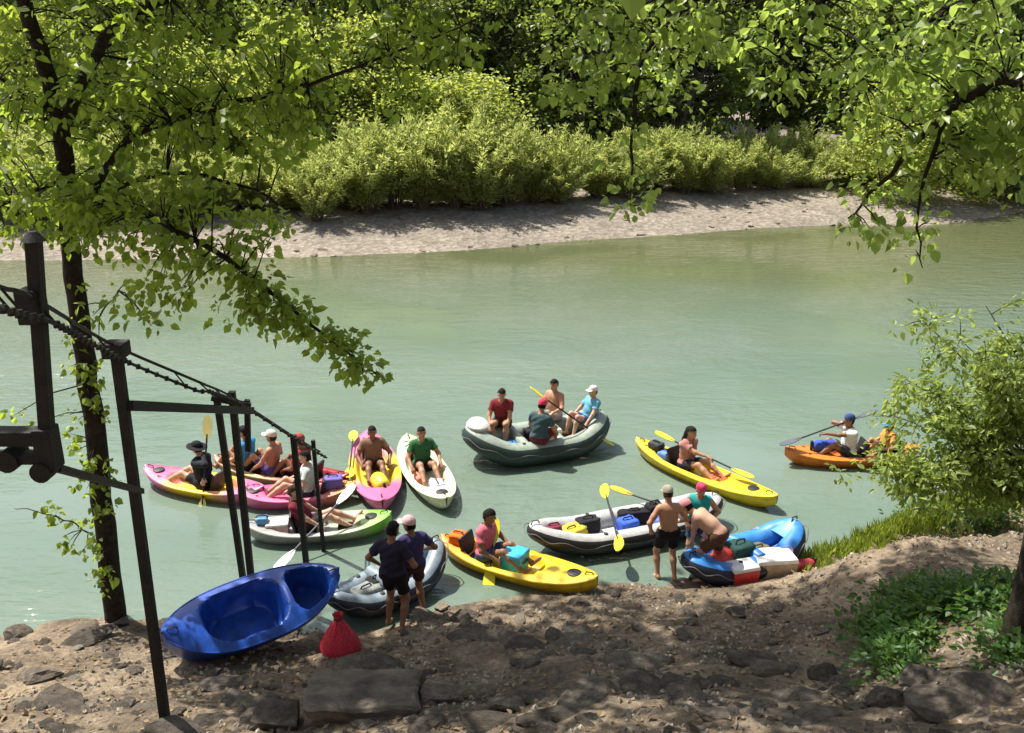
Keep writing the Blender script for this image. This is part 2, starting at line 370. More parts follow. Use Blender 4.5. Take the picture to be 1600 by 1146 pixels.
tag(link('pebbles', mesh_np('pebbles', V, F, M['pebble'], smooth=False)), 'small loose pebbles strewn over the near bank', 'pebbles', kind='stuff')

# ------------------------------------------------------------------ willows and forest on the far bank
def acc(): return [[], []]
def merge(parts):
    Vs, Fs, o = [], [], 0
    for V, F in parts: Vs.append(V); Fs.append(F + o); o += len(V)
    return np.concatenate(Vs), np.concatenate(Fs)
def tube_np(pts, rad, sides=5):
    mb = MB(); mb.tube(pts, rad, sides, caps=False); return np.array(mb.v), np.array(mb.f)
def willow_variant(seed):
    r = np.random.default_rng(seed); stems = []; PP = []; AA = []
    H = 4.6
    for k in range(60):
        a = r.uniform(0, 6.28); sp = r.uniform(0.1, 1.0) ** 0.7 * 2.3; h = H * r.uniform(0.55, 1.0) * (1 - 0.32 * (sp / 2.3) ** 2)
        b = np.array([math.cos(a), math.sin(a), 0]); pts = []
        for t in np.linspace(0, 1, 7):
            pts.append(b * (0.25 + sp * (0.35 * t + 0.65 * t * t)) + np.array([0, 0, h * (t ** 0.85)]) + r.normal(size=3) * 0.05 * t)
        pts = np.array(pts); stems.append(tube_np(pts, np.linspace(0.028, 0.006, 7), 4))
        n = int(120 * h / H) + 25
        t = r.uniform(0.10, 1.0, n) ** 0.8; idx = t * 5.999; i0 = idx.astype(int); fr = (idx - i0)[:, None]
        p = pts[i0] * (1 - fr) + pts[i0 + 1] * fr; tang = pts[i0 + 1] - pts[i0]; tang /= np.linalg.norm(tang, axis=1, keepdims=True)
        off = r.normal(size=(n, 3)); off /= np.linalg.norm(off, axis=1, keepdims=True)
        p = p + off * (r.uniform(0.0, 0.34, n) * (1.15 - t))[:, None]
        PP.append(p); AA.append(tang * 0.75 + off * 0.8)
    P = np.concatenate(PP); A = np.concatenate(AA); n = len(P); N = r.normal(size=(n, 3)) + np.array([0, 0, 0.6])
    V, F = leaf_arrays(P, A, N, r.uniform(.18, .36, n), r.uniform(.055, .10, n), 0.2, 0.36)
    return mesh_np('crown', V, F, M['willow'], smooth=False), mesh_np('stems', *merge(stems), M['farbark'])
wv = [willow_variant(100 + k) for k in range(6)]
def shrub(name, var, label, loc, s, sz, rz, group):
    t = thing(name, label, 'shrub', loc, rz, group); t.scale = (s, s, sz)
    c = link('crown', var[0], t); st = link('stem', var[1], t); return t
# silhouette of the willow tops along the picture, turned into heights at the shrub's own distance
top_px = [-100, 0, 200, 420, 480, 560, 640, 720, 800, 860, 930, 1000, 1080, 1180, 1280, 1360, 1500, 1700]
top_py = [190, 190, 185, 200, 215, 165, 150, 150, 165, 185, 205, 200, 205, 212, 220, 225, 230, 235]
px = -260; row = 0
for row, (dd, step, lift) in enumerate([(6.9, 46, 16), (9.0, 60, -6)]):
    px = -260 + 30 * row
    while px < 1800:
        x0 = at(px, 330, 0.8).x; d = dd + random.uniform(-1.2, 1.2)
        if 1000 < px < 1400: d += 1.6
        if px > 1400: d += 4
        y = fshore(x0) + d; x = x0 * y / at(px, 330, 0.8).y; y = fshore(x) + d
        ptop = np.interp(px, top_px, top_py) + lift + (random.choice([random.uniform(-14, 10), random.uniform(5, 45)]) if px < 900 else random.uniform(-30, 8))
        z0 = far_h(x, y); H = at_y(px, ptop, y).z - z0
        H = max(1.8, H)
        shrub('willow_shrub', random.choice(wv), ('tall plume-topped pale willow shrub on the gravel bar edge' if row == 0 and H > 3.9 else 'low rounded pale willow shrub on the gravel bar edge' if row == 0 else 'pale willow shrub standing behind the front row of willows'), (x, y, z0 - 0.05), max(0.85, min(1.15, H / 4.6)) * random.uniform(0.9, 1.25), H / 4.6, random.uniform(0, 6.28), ('tall front willows' if row == 0 and H > 3.9 else 'low front willows' if row == 0 else 'willows of the second row'))
        px += step * random.uniform(0.8, 1.25)

def tree_variant(seed, H, Rr, mat, nclu=150, per=62, lsz=0.34, base=0.18):
    r = np.random.default_rng(seed); parts = []
    tp = [np.array([r.normal() * 0.12 * k, r.normal() * 0.12 * k, H * 0.82 * k / 6]) for k in range(7)]
    parts.append(tube_np(tp, np.linspace(0.26, 0.05, 7) * H / 14, 7))
    cl = []
    for k in range(nclu):
        z = H * (base + (1 - base) * r.uniform(0, 1) ** 0.9); u = (z / H - base) / (1 - base)
        rad = Rr * (math.sin(math.pi * min(1, 0.16 + u * 0.80)) ** 0.7) * (0.45 + 0.55 * r.uniform() ** 0.4); a = r.uniform(0, 6.28)
        cl.append(np.array([math.cos(a) * rad, math.sin(a) * rad, z]))
    cl = np.array(cl)
    for k in range(0, nclu, 3):
        c = cl[k]; z0 = max(H * 0.1, c[2] * 0.72); j = min(5.99, z0 / (H * 0.82) * 6); b = tp[int(j)] * (1 - j % 1) + tp[int(j) + 1] * (j % 1)
        mid = (b + c) / 2 + np.array([0, 0, 0.25]); parts.append(tube_np([b, mid, c], [0.07, 0.045, 0.015], 4))
    n = nclu * per; cc = np.repeat(cl, per, 0); cs = np.repeat(r.uniform(0.55, 1.15, nclu), per)[:, None]
    P = cc + r.normal(size=(n, 3)) * np.array([0.62, 0.62, 0.40]) * cs; A = r.normal(size=(n, 3)) + np.array([0, 0, -0.35]) + (P - np.array([0, 0, H * .5])) * 0.08
    N = r.normal(size=(n, 3)) * 0.8 + np.array([0, 0, 1])
    V, F = leaf_arrays(P, A, N, r.uniform(.6, 1.1, n) * lsz, r.uniform(.5, .8, n) * lsz, 0.2, 0.42)
    return mesh_np('crown', V, F, mat, smooth=False), mesh_np('trunk', *merge(parts), M['farbark'])
def tree(name, var, label, loc, s, sz, rz, group=None):
    t = thing(name, label, 'tree', loc, rz, group); t.scale = (s, s, sz)
    link('crown', var[0], t); link('trunk', var[1], t); return t
M['young'] = leafmat('young_tree_leaf', (0.13, 0.19, 0.04), (0.29, 0.35, 0.09), (0.72, 0.80, 0.14), 0.5)
tvC = [tree_variant(340 + k, 9, 2.6, M['young'], 120, 60, 0.26, 0.04) for k in range(4)]
for k, px in enumerate(list(range(-300, 780, 62)) + [1420, 1500, 1580, 1700]):
    y = 54 + random.uniform(-2.5, 3.5); p = at_y(px + random.uniform(-25, 25), 300, y); z0 = far_h(p.x, y)
    H = at_y(px, random.uniform(20, 130) if px < 640 else random.uniform(110, 150), y).z - z0
    tree('young_tree', tvC[k % 4], 'bright green young tree standing between the willows and the dark wood', (p.x, y, z0 - .1), random.uniform(.9, 1.25), H / 9, random.uniform(0, 6.28), 'young trees behind the willows')
tvA = [tree_variant(300 + k, 15, 4.2, M['forest1']) for k in range(4)]
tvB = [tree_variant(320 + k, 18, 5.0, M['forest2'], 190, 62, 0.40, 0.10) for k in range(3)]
for k, px in enumerate(range(-420, 2100, 150)):
    y = 61 + random.uniform(-2.5, 3); p = at_y(px + random.uniform(-40, 40), 300, y)
    if 760 < px < 880 or 1180 < px < 1330: y += 5; p = at_y(px, 300, y)
    tree('broadleaf_tree', tvA[k % 4], ['mid green broadleaf tree rising just behind the willow thicket', 'mid green broadleaf tree behind the willows'][0], (p.x, y, far_h(p.x, y) - 0.1), random.uniform(0.9, 1.15), random.uniform(0.85, 1.1), random.uniform(0, 6.28), 'trees just behind the willows')
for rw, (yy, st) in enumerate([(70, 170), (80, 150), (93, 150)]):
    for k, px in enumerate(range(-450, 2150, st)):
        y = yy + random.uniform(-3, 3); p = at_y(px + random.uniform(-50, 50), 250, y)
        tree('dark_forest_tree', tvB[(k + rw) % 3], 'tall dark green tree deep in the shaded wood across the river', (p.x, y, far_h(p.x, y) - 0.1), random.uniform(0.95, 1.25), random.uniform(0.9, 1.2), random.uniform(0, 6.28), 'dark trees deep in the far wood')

# ------------------------------------------------------------------ near trees
def lerp_chain(pts, t):
    n = len(pts) - 1; f = min(n - 1e-6, t * n); i = int(f); return pts[i].lerp(pts[i + 1], f - i)
def smooth_chain(pts, n=10):
    out = []
    P = [pts[0]] + list(pts) + [pts[-1]]
    for i in range(1, len(P) - 2):
        for k in range(n):
            t = k / n; a, b, c, d = P[i - 1], P[i], P[i + 1], P[i + 2]
            out.append(0.5 * ((2 * b) + (c - a) * t + (2 * a - 5 * b + 4 * c - d) * t * t + (3 * b - a - 3 * c + d) * t ** 3))
    out.append(pts[-1]); return out
VIS = []
class Crown:
    def __init__(s): s.chains = []; s.tw = MB(); s.P = []; s.A = []; s.N = []; s.L = []; s.single = []
    def limb(s, mb, pts, r0, r1, sides=7, n=5):
        ch = smooth_chain([Vector(p) for p in pts], n); m = len(ch)
        ch = [p + Vector((random.gauss(0, 1), random.gauss(0, 1), random.gauss(0, 1))) * 0.012 for p in ch]
        mb.tube(ch, [r0 + (r1 - r0) * k / (m - 1) for k in range(m)], sides); s.chains.append(ch); return ch
    def cluster(s, c, nleaf=14, rad=0.26, size=0.16, droop=0.5, base=None):
        c = Vector(c); pool = [p for ch in s.chains for p in ch]
        if base is not None:   # high crown: hang it on the high limbs only
            pool = [p for p in pool if p.z + base.z > 8.5 and proj(p + base)[1] < -30] or pool
        best = min(pool, key=lambda p: (p - c).length_squared + (0.6 if p.z > c.z + 0.6 else 0) + (30 if c.z - p.z > 2.0 else 0))
        d = c - best
        if d.length > 0.15: s.tw.tube([best, best.lerp(c, .5) + Vector((0, 0, 0.08 * d.length)), c], [min(.02, .006 + .006 * d.length), .008, .003], 4, caps=False)
        ax = (d.normalized() if d.length > 0.05 else Vector((0, 0, 1))) * 0.6 + Vector((random.gauss(0, .5), random.gauss(0, .5), random.gauss(-.1, .3)))
        ax.normalize()
        for k in range(nleaf):
            t = random.uniform(-0.9, 1.0); o = Vector((random.gauss(0, 1), random.gauss(0, 1), random.gauss(0, .8))).normalized()
            p = c + ax * rad * t + o * rad * random.uniform(0.1, 0.75)
            s.P.append(p); s.A.append(o * 0.8 + ax * 0.5 + Vector((0, 0, -droop))); s.N.append(Vector((random.gauss(0, .7), random.gauss(-.15, .7), 1.0))); s.L.append(size * random.choice((random.uniform(.4, .8), random.uniform(.75, 1.4))))
    def build(s, parent, mat, name='crown', wr=0.8):
        n = len(s.P); L = np.array(s.L)
        V, F = leaf_arrays(np.array(s.P), np.array(s.A), np.array(s.N), L, L * rng.uniform(wr * .85, wr * 1.1, n), 0.16, 0.42)
        o = link(name, mesh_np(name, V, F, mat, smooth=False), parent); o['kind'] = 'stuff'
        s.tw.build('twigs', M['bark'], parent)['kind'] = 'stuff'; return o
def in_ellipse(cx, cy, rx, ry, rot=0):
    a = random.uniform(0, 6.28); q = math.sqrt(random.random()); x, y = rx * q * math.cos(a), ry * q * math.sin(a); c, d = math.cos(R(rot)), math.sin(R(rot))
    return cx + x * c - y * d, cy + x * d + y * c
LIT = [(-80, 970, 470, 1110), (1290, 820, 1640, 905), (560, 1090, 680, 1146), (1020, 1055, 1150, 1100), (1380, 1040, 1600, 1146)]     # sunny places on the bank
def lands_lit(c, z=0.9):
    t = (c.z - z) / SUNV.z; g = c - SUNV * t
    if g.y < 3: return False
    x, y = proj((g.x, g.y, z)); return any(a < x < b_ and c_ < y < d for a, c_, b_, d in LIT)

def shade_bank(cr, n, pxr, pyr, zr=(9.0, 14.0), size=.24, rad=.5, nleaf=17):
    k = 0; tries = 0
    while k < n and tries < n * 40:
        tries += 1; z = .8; g = at(random.uniform(*pxr), random.uniform(*pyr), z); c = g + SUNV * ((random.uniform(*zr) - z) / SUNV.z)
        if proj(c)[1] > -45 or lands_lit(c): continue
        if noise.noise((g.x * .9, g.y * .9, 5.5)) < -.16: continue
        A_ = np.array(VIS); tt = (c.z - A_[:, 2]) / SUNV.z; q = np.array(c) - tt[:, None] * np.array(SUNV) - A_
        if (np.hypot(q[:, 0], q[:, 1]) < .5).sum() > 2 and random.random() < .5: continue
        cr.cluster(c, nleaf, rad, size); k += 1
def overhead(cr, n, xr, yr, zr, size=0.2, rad=0.42, nleaf=15, cond=None):
    k = 0; tries = 0
    while k < n and tries < n * 30:
        tries += 1
        c = Vector((random.uniform(*xr), random.uniform(*yr), random.uniform(*zr))); x, y = proj(c)
        if c.y > 0.5 and y > -45: continue
        t = (c.z - 0.6) / SUNV.z; g = c - SUNV * t
        if g.y > shore(g.x) + 0.3 or lands_lit(c): continue
        if noise.noise((c.x * .55, c.y * .55, c.z * .55)) < -0.25: continue
        A_ = np.array(VIS); tt = (c.z - A_[:, 2]) / SUNV.z; q = np.array(c) - tt[:, None] * np.array(SUNV) - A_
        if (np.hypot(q[:, 0], q[:, 1]) < .55).sum() > 1 and random.random() < .8: continue
        cr.cluster(c, nleaf, rad, size); k += 1

# --- tree leaning over the water on the left
lt = thing('riverside_tree', 'leafy tree with dark vine-covered trunk beside the boat rail, long branch drooping over water', 'tree', at(180, 962, 0.05))
B0 = lt.location.copy()
def lp(px, py, y): return at_y(px, py, y) - B0
tb = MB(); cr = Crown(); ty = B0.y
trunk = cr.limb(tb, [(0, 0, -0.35), (0, 0, 0.05), lp(160, 780, ty), lp(135, 560, ty - .05), lp(112, 400, ty - .1), lp(98, 220, ty - .15), lp(62, 75, ty - .2), lp(15, -60, ty - .3), lp(-10, -260, ty), lp(20, -500, ty + .3)], 0.165, 0.055, 10, 5)
ltr = tb.build('trunk', M['bark'], lt)
limbs = [([lp(100, 300, ty - .15), lp(210, 330, ty - .5), lp(330, 390, ty - .9), lp(440, 470, ty - 1.0), lp(520, 535, ty - 1.1), lp(590, 585, ty - 1.2)], .05, .008),
         ([lp(108, 370, ty - .1), lp(190, 230, ty - .5), lp(330, 170, ty - .8), lp(520, 120, ty - .9), lp(720, 40, ty - 1.0)], .055, .008),
         ([lp(98, 215, ty - .15), lp(165, 60, ty - .3), lp(265, -2, ty - .5), lp(420, -90, ty - .2)], .075, .03),
         ([lp(95, 180, ty - .15), lp(40, 150, ty - .4), lp(-60, 90, ty - .8)], .05, .01),
         ([lp(108, 330, ty - .1), lp(260, 270, ty - .3), lp(400, 300, ty - .2), lp(470, 340, ty)], .04, .008),
         ([lp(100, 280, ty - .1), lp(30, 310, ty - .5), lp(-40, 340, ty - .8)], .035, .008),
         ([lp(142, 510, ty), lp(165, 480, ty - .1), lp(186, 455, ty - .2)], .014, .006),
         ([lp(150, 840, ty), lp(110, 815, ty - .25), lp(60, 800, ty - .4), lp(22, 795, ty - .5)], .012, .004),
         ([lp(15, -60, ty - .3), lp(300, -300, ty - .5), lp(700, -520, ty)], .06, .02), ([lp(-10, -260, ty), lp(-300, -420, ty - 1), lp(-500, -500, ty - 2)], .06, .02),
         ([lp(15, -100, ty - .3), lp(100, -350, ty - 2), lp(200, -700, ty - 4)], .06, .02)]
top_ = lp(20, -500, ty + .3)
limbs += [([top_] + [Vector(q) - B0 for q in ch_], .06, .02) for ch_ in ([(-3.8, 12.3, 11.2), (-1.6, 13.2, 11.6), (.2, 13.4, 11.8)], [(-4.6, 14.2, 11.4), (-3, 15.8, 12)], [(-4, 9.2, 12), (-2, 8.2, 12.5)], [(-3.2, 11, 13), (-.8, 11, 13.4)], [(-6.5, 13, 12), (-8, 14.5, 12)])]
for pts, a, b in limbs:
    mb = MB(); cr.limb(mb, pts, a, b, 6); mb.build('limb', M['bark'], ltr)
def spray(cr, base, cx, cy, rx, ry, n, y0, y1, rot=0, nleaf=13, rad=.21, size=.115):
    for k in range(n):
        x, y = in_ellipse(cx, cy, rx, ry, rot); w = at_y(x, y, random.uniform(y0, y1)); VIS.append(tuple(w)); cr.cluster(w - base, nleaf, rad, size)
for a in [(190, 70, 240, 110, 115, ty - 1.6, ty + .8), (150, 230, 190, 110, 95, ty - 1.4, ty + .6), (330, 200, 150, 110, 48, ty - 1.6, ty), (60, 330, 110, 50, 36, ty - 1.2, ty),
          (260, 350, 190, 55, 80, ty - 1.5, ty - .3), (300, 430, 140, 45, 26, ty - 1.4, ty - .5, 18), (430, 480, 105, 36, 26, ty - 1.4, ty - .8, 35), (535, 552, 62, 20, 13, ty - 1.4, ty - 1.0, 34), (225, 480, 60, 35, 6, ty - 1.2, ty - .4),
          (560, 80, 190, 80, 46, ty - 1.6, ty - .2), (450, 200, 90, 70, 12, ty - 1.4, ty - .4), (690, 40, 90, 60, 12, ty - 1.4, ty - .6)]:
    spray(cr, B0, *a)
for a in [(85, 805, 60, 16, 7, 18, ty - .5, ty - .1), (115, 850, 25, 20, 5, 0, ty - .4, ty - .1), (148, 770, 34, 70, 18, 0, ty - .35, ty - .1), (138, 660, 30, 90, 18, 0, ty - .35, ty - .05), (128, 520, 30, 80, 14, 0, ty - .4, ty - .1), (160, 880, 24, 50, 10, 0, ty - .35, ty - .15), (30, 655, 40, 10, 3, 0, ty - .6, ty - .3)]:
    spray(cr, B0, *a[:5], a[6], a[7], a[5], 6, .11, .10)
# crown above the frame, which shades the bank
n0 = len(cr.P)
class Shift:   # puts overhead clusters into the tree's own space
    def __init__(s, c, b): s.c = c; s.b = b
    def cluster(s, p, *a): s.c.cluster(p - s.b, *a, base=s.b)
shade_bank(Shift(cr, B0), 320, (440, 900), (940, 1160))
overhead(Shift(cr, B0), 230, (-8.5, -0.3), (5.0, 16.5), (8.6, 14.5), .24, .5, 17)
cr.build(lt, M['leaf'])
# leaves that stand out singly against the water along the drooping branch
lobed = [(0, 0), (.18, .30), (.10, .50), (.36, .46), (.52, .62), (.62, .30), (1.0, 0), (.62, -.30), (.52, -.62), (.36, -.46), (.10, -.50), (.18, -.30)]
lm = []
for k in range(3):
    vs = [(a, b * .85, .10 * abs(b) - .12 * a * a + .02 * random.random()) for a, b in lobed]
    me = bpy.data.meshes.new('leaf'); me.from_pydata(vs + [(.4, 0, 0)], [], [(12, i, (i + 1) % 12) for i in range(12)]); me.materials.append(M['leaf']); lm.append(me)
ch = smooth_chain([Vector(p) for p in limbs[0][0]], 8)
for k in range(110):
    t = random.uniform(0.35, 1.0); p = lerp_chain(ch, t); s_ = random.uniform(.10, .18)
    o = link('leaf', random.choice(lm), lt); o.location = p + Vector((random.gauss(0, .13), random.gauss(0, .16), random.gauss(-.02, .10)))
    o.rotation_euler = (random.gauss(0, .5), random.gauss(.35, .45), random.uniform(0, 6.28)); o.scale = (s_,) * 3

# --- tree at the right whose crown hangs into the picture
p = at(1600, 1003, 0.9)
for _ in range(6): p = at(1600, 1003, bank_h(p.x, p.y))
rt = thing('bankside_tree', 'large broadleaf tree with dark trunk beside the ivy patch, bright leaves hanging from above', 'tree', (p.x + .03, p.y, bank_h(p.x, p.y)))
B1 = rt.location.copy(); rp = lambda px, py, y: at_y(px, py, y) - B1
tb = MB(); cr = Crown(); by = B1.y
cr.limb(tb, [(0, 0, -.5), (0, 0, 0.1), (.05, 0, 2.2), (.1, .1, 4.5), (.0, .1, 6.8), (-.2, .2, 9), (-.1, .5, 12)], .27, .10, 12, 5)
rtr = tb.build('trunk', M['bark'], rt)
rl = [([(0, .1, 6.8), rp(1560, -120, by + .3), rp(1330, -90, by + .8), rp(1120, -20, by + 1.2), rp(1010, 80, by + 1.3), rp(990, 200, by + 1.3), rp(985, 330, by + 1.4)], .08, .006),
      ([(.08, .1, 4.4), rp(1600, 130, by + .2), rp(1480, 180, by + .6), rp(1390, 270, by + 1.0), rp(1330, 340, by + 1.3)], .07, .008),
      ([rp(1480, 180, by + .6), rp(1440, 300, by + .9), rp(1440, 420, by + 1.0)], .03, .005),
      ([(0, .1, 6.4), rp(1580, -20, by + .4), rp(1440, 40, by + .9), rp(1340, 130, by + 1.2)], .06, .008),
      ([rp(1120, -20, by + 1.2), rp(1000, 10, by + 1.4), rp(890, 110, by + 1.6)], .03, .006), ([rp(1330, -90, by + .8), rp(1250, 60, by + 1.0), rp(1190, 130, by + 1.1)], .03, .006),
      ([(-.2, .2, 9), (-3, .8, 10.2), (-6, 1.5, 10.5)], .09, .03), ([(-.2, .2, 9), (-2.5, 3, 10.5), (-4.5, 5.5, 11)], .09, .03), ([(-.1, .4, 11), (-2, 2, 12), (-4.5, 3, 12.5)], .07, .02), ([(-.1, .4, 11), (.5, 3, 11.5), (0, 6, 11.5)], .07, .02), ([(-.1, .4, 11), (-3, -2, 12.5), (-5, -3.5, 12.5)], .08, .03)]
for pts, a, b in rl:
    mb = MB(); cr.limb(mb, pts, a, b, 6); mb.build('limb', M['bark'], rtr)
for a in [(1000, 60, 130, 70, 36, by + .6, by + 1.9), (915, 120, 50, 40, 10, by + 1.0, by + 1.8), (1000, 150, 90, 50, 12, by + 1.0, by + 1.8), (990, 240, 30, 45, 4, by + 1.0, by + 1.8), (985, 318, 24, 24, 3, by + 1.2, by + 1.6), (1190, 30, 100, 45, 16, by + .6, by + 1.6), (1235, 120, 50, 30, 6, by + .8, by + 1.4),
          (1480, 50, 150, 70, 44, by - .2, by + 1.5), (1390, 120, 80, 45, 16, by + .5, by + 1.6), (1530, 150, 90, 70, 30, by - .2, by + 1.0), (1450, 215, 100, 30, 14, by + .4, by + 1.4), (1545, 245, 70, 30, 12, by, by + 1.0), (1340, 170, 50, 14, 5, by + .8, by + 1.4), (1400, 300, 60, 16, 6, by + .8, by + 1.4), (1440, 370, 22, 40, 3, by + .8, by + 1.2), (1350, 350, 40, 12, 4, by + 1.0, by + 1.4), (1600, 220, 50, 90, 14, by - .3, by + .6)]:
    spray(cr, B1, *a, nleaf=14, rad=.22, size=.105)
shade_bank(Shift(cr, B1), 360, (850, 1340), (925, 1160)); shade_bank(Shift(cr, B1), 40, (1330, 1620), (925, 1040))
overhead(Shift(cr, B1), 260, (-1.5, 8.5), (5, 16), (8.8, 14.5), .24, .5, 17)
cr.build(rt, M['leaf2'])

# --- willow bush leaning over the water on the right
def bush(name, label, base, clumps, mat, cat='shrub'):
    t = thing(name, label, cat, base); cr = Crown(); b = Vector(base)
    for (px, py, y, cl) in clumps:
        mb = MB(); e = at_y(px, py, y) - b
        cr.limb(mb, [Vector((random.gauss(0, .1), random.gauss(0, .1), -.1)), e * .35 + Vector((0, 0, .25)), e * .7 + Vector((0, 0, .2)), e], .035, .005, 5); mb.build('stem', M['bark'], t)
        for k in range(int(cl * 1.7)):
            q = random.choice((random.uniform(.3, .8), random.uniform(.7, 1.03))); c = lerp_chain(cr.chains[-1], min(1, q)) + Vector((random.gauss(0, .26), random.gauss(0, .25), random.gauss(0, .16))); cr.cluster(c, 26, .25, .125, .25)
    cr.build(t, mat, wr=.5); return t
bb = at(1730, 790, .6); bb.z = bank_h(bb.x, bb.y)
bush('overhanging_willow', 'loose green willow bush leaning over the water beside the orange kayak', bb,
     [(1410, 590, bb.y + .6, 13), (1440, 500, bb.y + 1.2, 11), (1500, 530, bb.y + .6, 13), (1540, 480, bb.y + .8, 11), (1420, 660, bb.y + .2, 13), (1345, 738, bb.y - .1, 22), (1385, 722, bb.y - .2, 24), (1420, 740, bb.y - .3, 20), (1470, 620, bb.y + .2, 15), (1530, 600, bb.y, 16), (1590, 520, bb.y + .4, 14), (1570, 660, bb.y - .2, 18), (1500, 690, bb.y - .3, 18), (1600, 600, bb.y, 16), (1460, 730, bb.y - .4, 12), (1590, 720, bb.y - .4, 16), (1540, 560, bb.y + .1, 20), (1590, 640, bb.y - .1, 20), (1480, 660, bb.y, 18), (1440, 640, bb.y + .1, 14)], leafmat('bush_leaf', (0.09, 0.15, 0.035), (0.28, 0.35, 0.11), (0.60, 0.72, 0.14), 0.5))

# --- grass along the water's edge and ivy-like ground cover
def grass_patch(name, label, pts, mat, hmin, hmax, wid=.016):
    n = len(pts); P = np.array(pts); A = unit(n) * .45; A[:, 2] = 1; N = unit(n); N[:, 2] *= .2
    V, F = leaf_arrays(P, A, N, rng.uniform(hmin, hmax, n), np.full(n, wid), 0.05, .35)
    tag(link(name, mesh_np(name, V, F, mat, smooth=False)), label, 'grass', kind='stuff')
pts = []
while len(pts) < 9000:
    px = random.uniform(1245, 1640); x = at(px, np.interp(px, [1245, 1330, 1420, 1640], [893, 862, 820, 740]), .15).x
    y = shore(x) - abs(random.gauss(0, .40)) + .10
    if random.random() < sstep(1250, 1480, px) * .8 + .25 and noise.noise((x * 2.2, y * 2.2, 8)) > -.35: pts.append((x, y, bank_h(x, y) - .02))
grass_patch('bank_grass', 'bright yellow-green grass fringing the right bank at the water', pts, M['grass'], .08, .30)
def weed_variant(seed):
    r = np.random.default_rng(seed); n = 110; P = r.normal(size=(n, 3)) * np.array([.26, .26, 0]); P[:, 2] = r.uniform(.05, .34, n) * np.exp(-(P[:, 0] ** 2 + P[:, 1] ** 2) / .25)
    A = P * 1.5 + r.normal(size=(n, 3)) * .4; N = r.normal(size=(n, 3)) * .35 + np.array([0, 0, 1])
    V, F = leaf_arrays(P, A, N, r.uniform(.07, .15, n), r.uniform(.05, .10, n), .12, .42)
    st = merge([tube_np([(0, 0, -.03), P[k] * .6 + np.array([0, 0, .04]), P[k]], [.006, .004, .002], 3) for k in range(0, n, 3)])
    return mesh_np('foliage', V, F, M['weed'], smooth=False), mesh_np('stem', *st, M['weed'])
wdv = [weed_variant(500 + k) for k in range(4)]
wpos = [in_ellipse(1490, 945, 110, 26) for _ in range(26)] + [in_ellipse(1410, 990, 52, 34) for _ in range(18)] + [in_ellipse(1390, 1045, 28, 18) for _ in range(5)] + [in_ellipse(1590, 1020, 30, 30) for _ in range(5)] + [in_ellipse(1520, 800, 90, 30) for _ in range(12)]
for px, py in wpos:
    p = at(px, py, .8)
    for _ in range(5): p = at(px, py, bank_h(p.x, p.y))
    if py < 840: p = at(px, py, .1); p.y = min(p.y, shore(p.x) - .05)
    lab = 'leafy green weed in the ground-cover patch beside the dark trunk' if py > 840 else 'leafy weed among the grass below the overhanging willow'
    t = thing('broadleaf_weed', lab, 'plant', (p.x, p.y, bank_h(p.x, p.y)), random.uniform(0, 6.28), 'weeds on the right bank' if py > 840 else 'weeds among the waterside grass')
    v = random.choice(wdv); s_ = random.uniform(.5, .95); t.scale = (s_,) * 3; link('foliage', v[0], t)['kind'] = 'stuff'; link('stem', v[1], t)['kind'] = 'stuff'

# ------------------------------------------------------------------ boat rail on the left
gA = at(258, 1128, 1.2)
for _ in range(6): gA = at(258, 1128, bank_h(gA.x, gA.y))
yA = gA.y; yP, yB, yD = 5.5, 11.6, 12.9
br = thing('boat_launch_rail', 'dark metal rail on tall posts sloping down the bank to the river beside the tree', 'boat rail')
def post(a, b, w): MB().beam(a, b, w, w).build('post', M['steel'], br, False, .006)
A_top = at_y(180, 538, yA); post(gA + Vector((0, 0, -.3)), A_top, .09)
MB().box((.2, .2, .14), A_top + Vector((0, 0, -.05))).build('post_cap', M['steel'], br, False, .01)
gB = Vector((at_y(392, 900, yB).x, yB, 0)); gB.z = bank_h(gB.x, yB) - .3; B_top = at_y(362, 612, yB); post(gB, B_top, .09)
b2 = at_y(338, 618, yB + .35); post(Vector((b2.x + .12, b2.y, -.4)), b2, .085)
b3 = at_y(386, 625, yB + .5); post(at_y(388, 705, yB + .5), b3, .075)
C_top = at_y(458, 680, yD - .3); post(Vector((C_top.x + .05, C_top.y, -.5)), C_top, .085)
D_top = at_y(489, 688, yD + .3); post(Vector((D_top.x + .05, D_top.y, -.6)), D_top, .06)
P_top = at_y(52, 372, yP); P_bot = at_y(78, 738, yP); post(P_bot, P_top, .08)
MB().tube([P_top + Vector((0, 0, -.02)), P_top + Vector((0, 0, .04))], [.075, .03], 10).build('post_cap', M['steel'], br)
MB().box((.13, .16, .22), at_y(50, 478, yP)).build('bracket', M['steel'], br, False, .012)
MB().box((.12, .15, .3), at_y(75, 700, yP)).build('bracket', M['steel'], br, False, .012)
Lb = Vector((-4.9, yP, 0)); zb = at_y(75, 682, yP).z
for dz, w in ((0, .10), (-.15, .06)): MB().beam((Lb.x, yP, zb + dz), (at_y(80, 690, yP).x, yP, zb + dz), .13, w).build('crossbeam', M['steel'], br, False, .006)
post((Lb.x + .1, yP + .005, bank_h(Lb.x, yP) - .3), (Lb.x + .1, yP + .005, zb + 1.3), .14)
w_ = at_y(20, 715, yP); mb = MB(); mb.tube([(w_.x, yP - .09, w_.z), (w_.x, yP + .09, w_.z)], .075, 14); mb.build('roller', M['steel'], br)
mb = MB(); mb.tube([(P_bot.x - .02, yP - .09, P_bot.z + .03), (P_bot.x - .02, yP + .09, P_bot.z + .03)], .07, 14); mb.build('roller', M['steel'], br)
MB().beam(at_y(200, 634, yA), at_y(392, 642, yB), .10, .10).build('crossbeam', M['steel'], br, False, .006)
MB().beam(at_y(90, 732, yP + .05), at_y(222, 768, yA), .045, .05).build('brace', M['steel'], br, False)
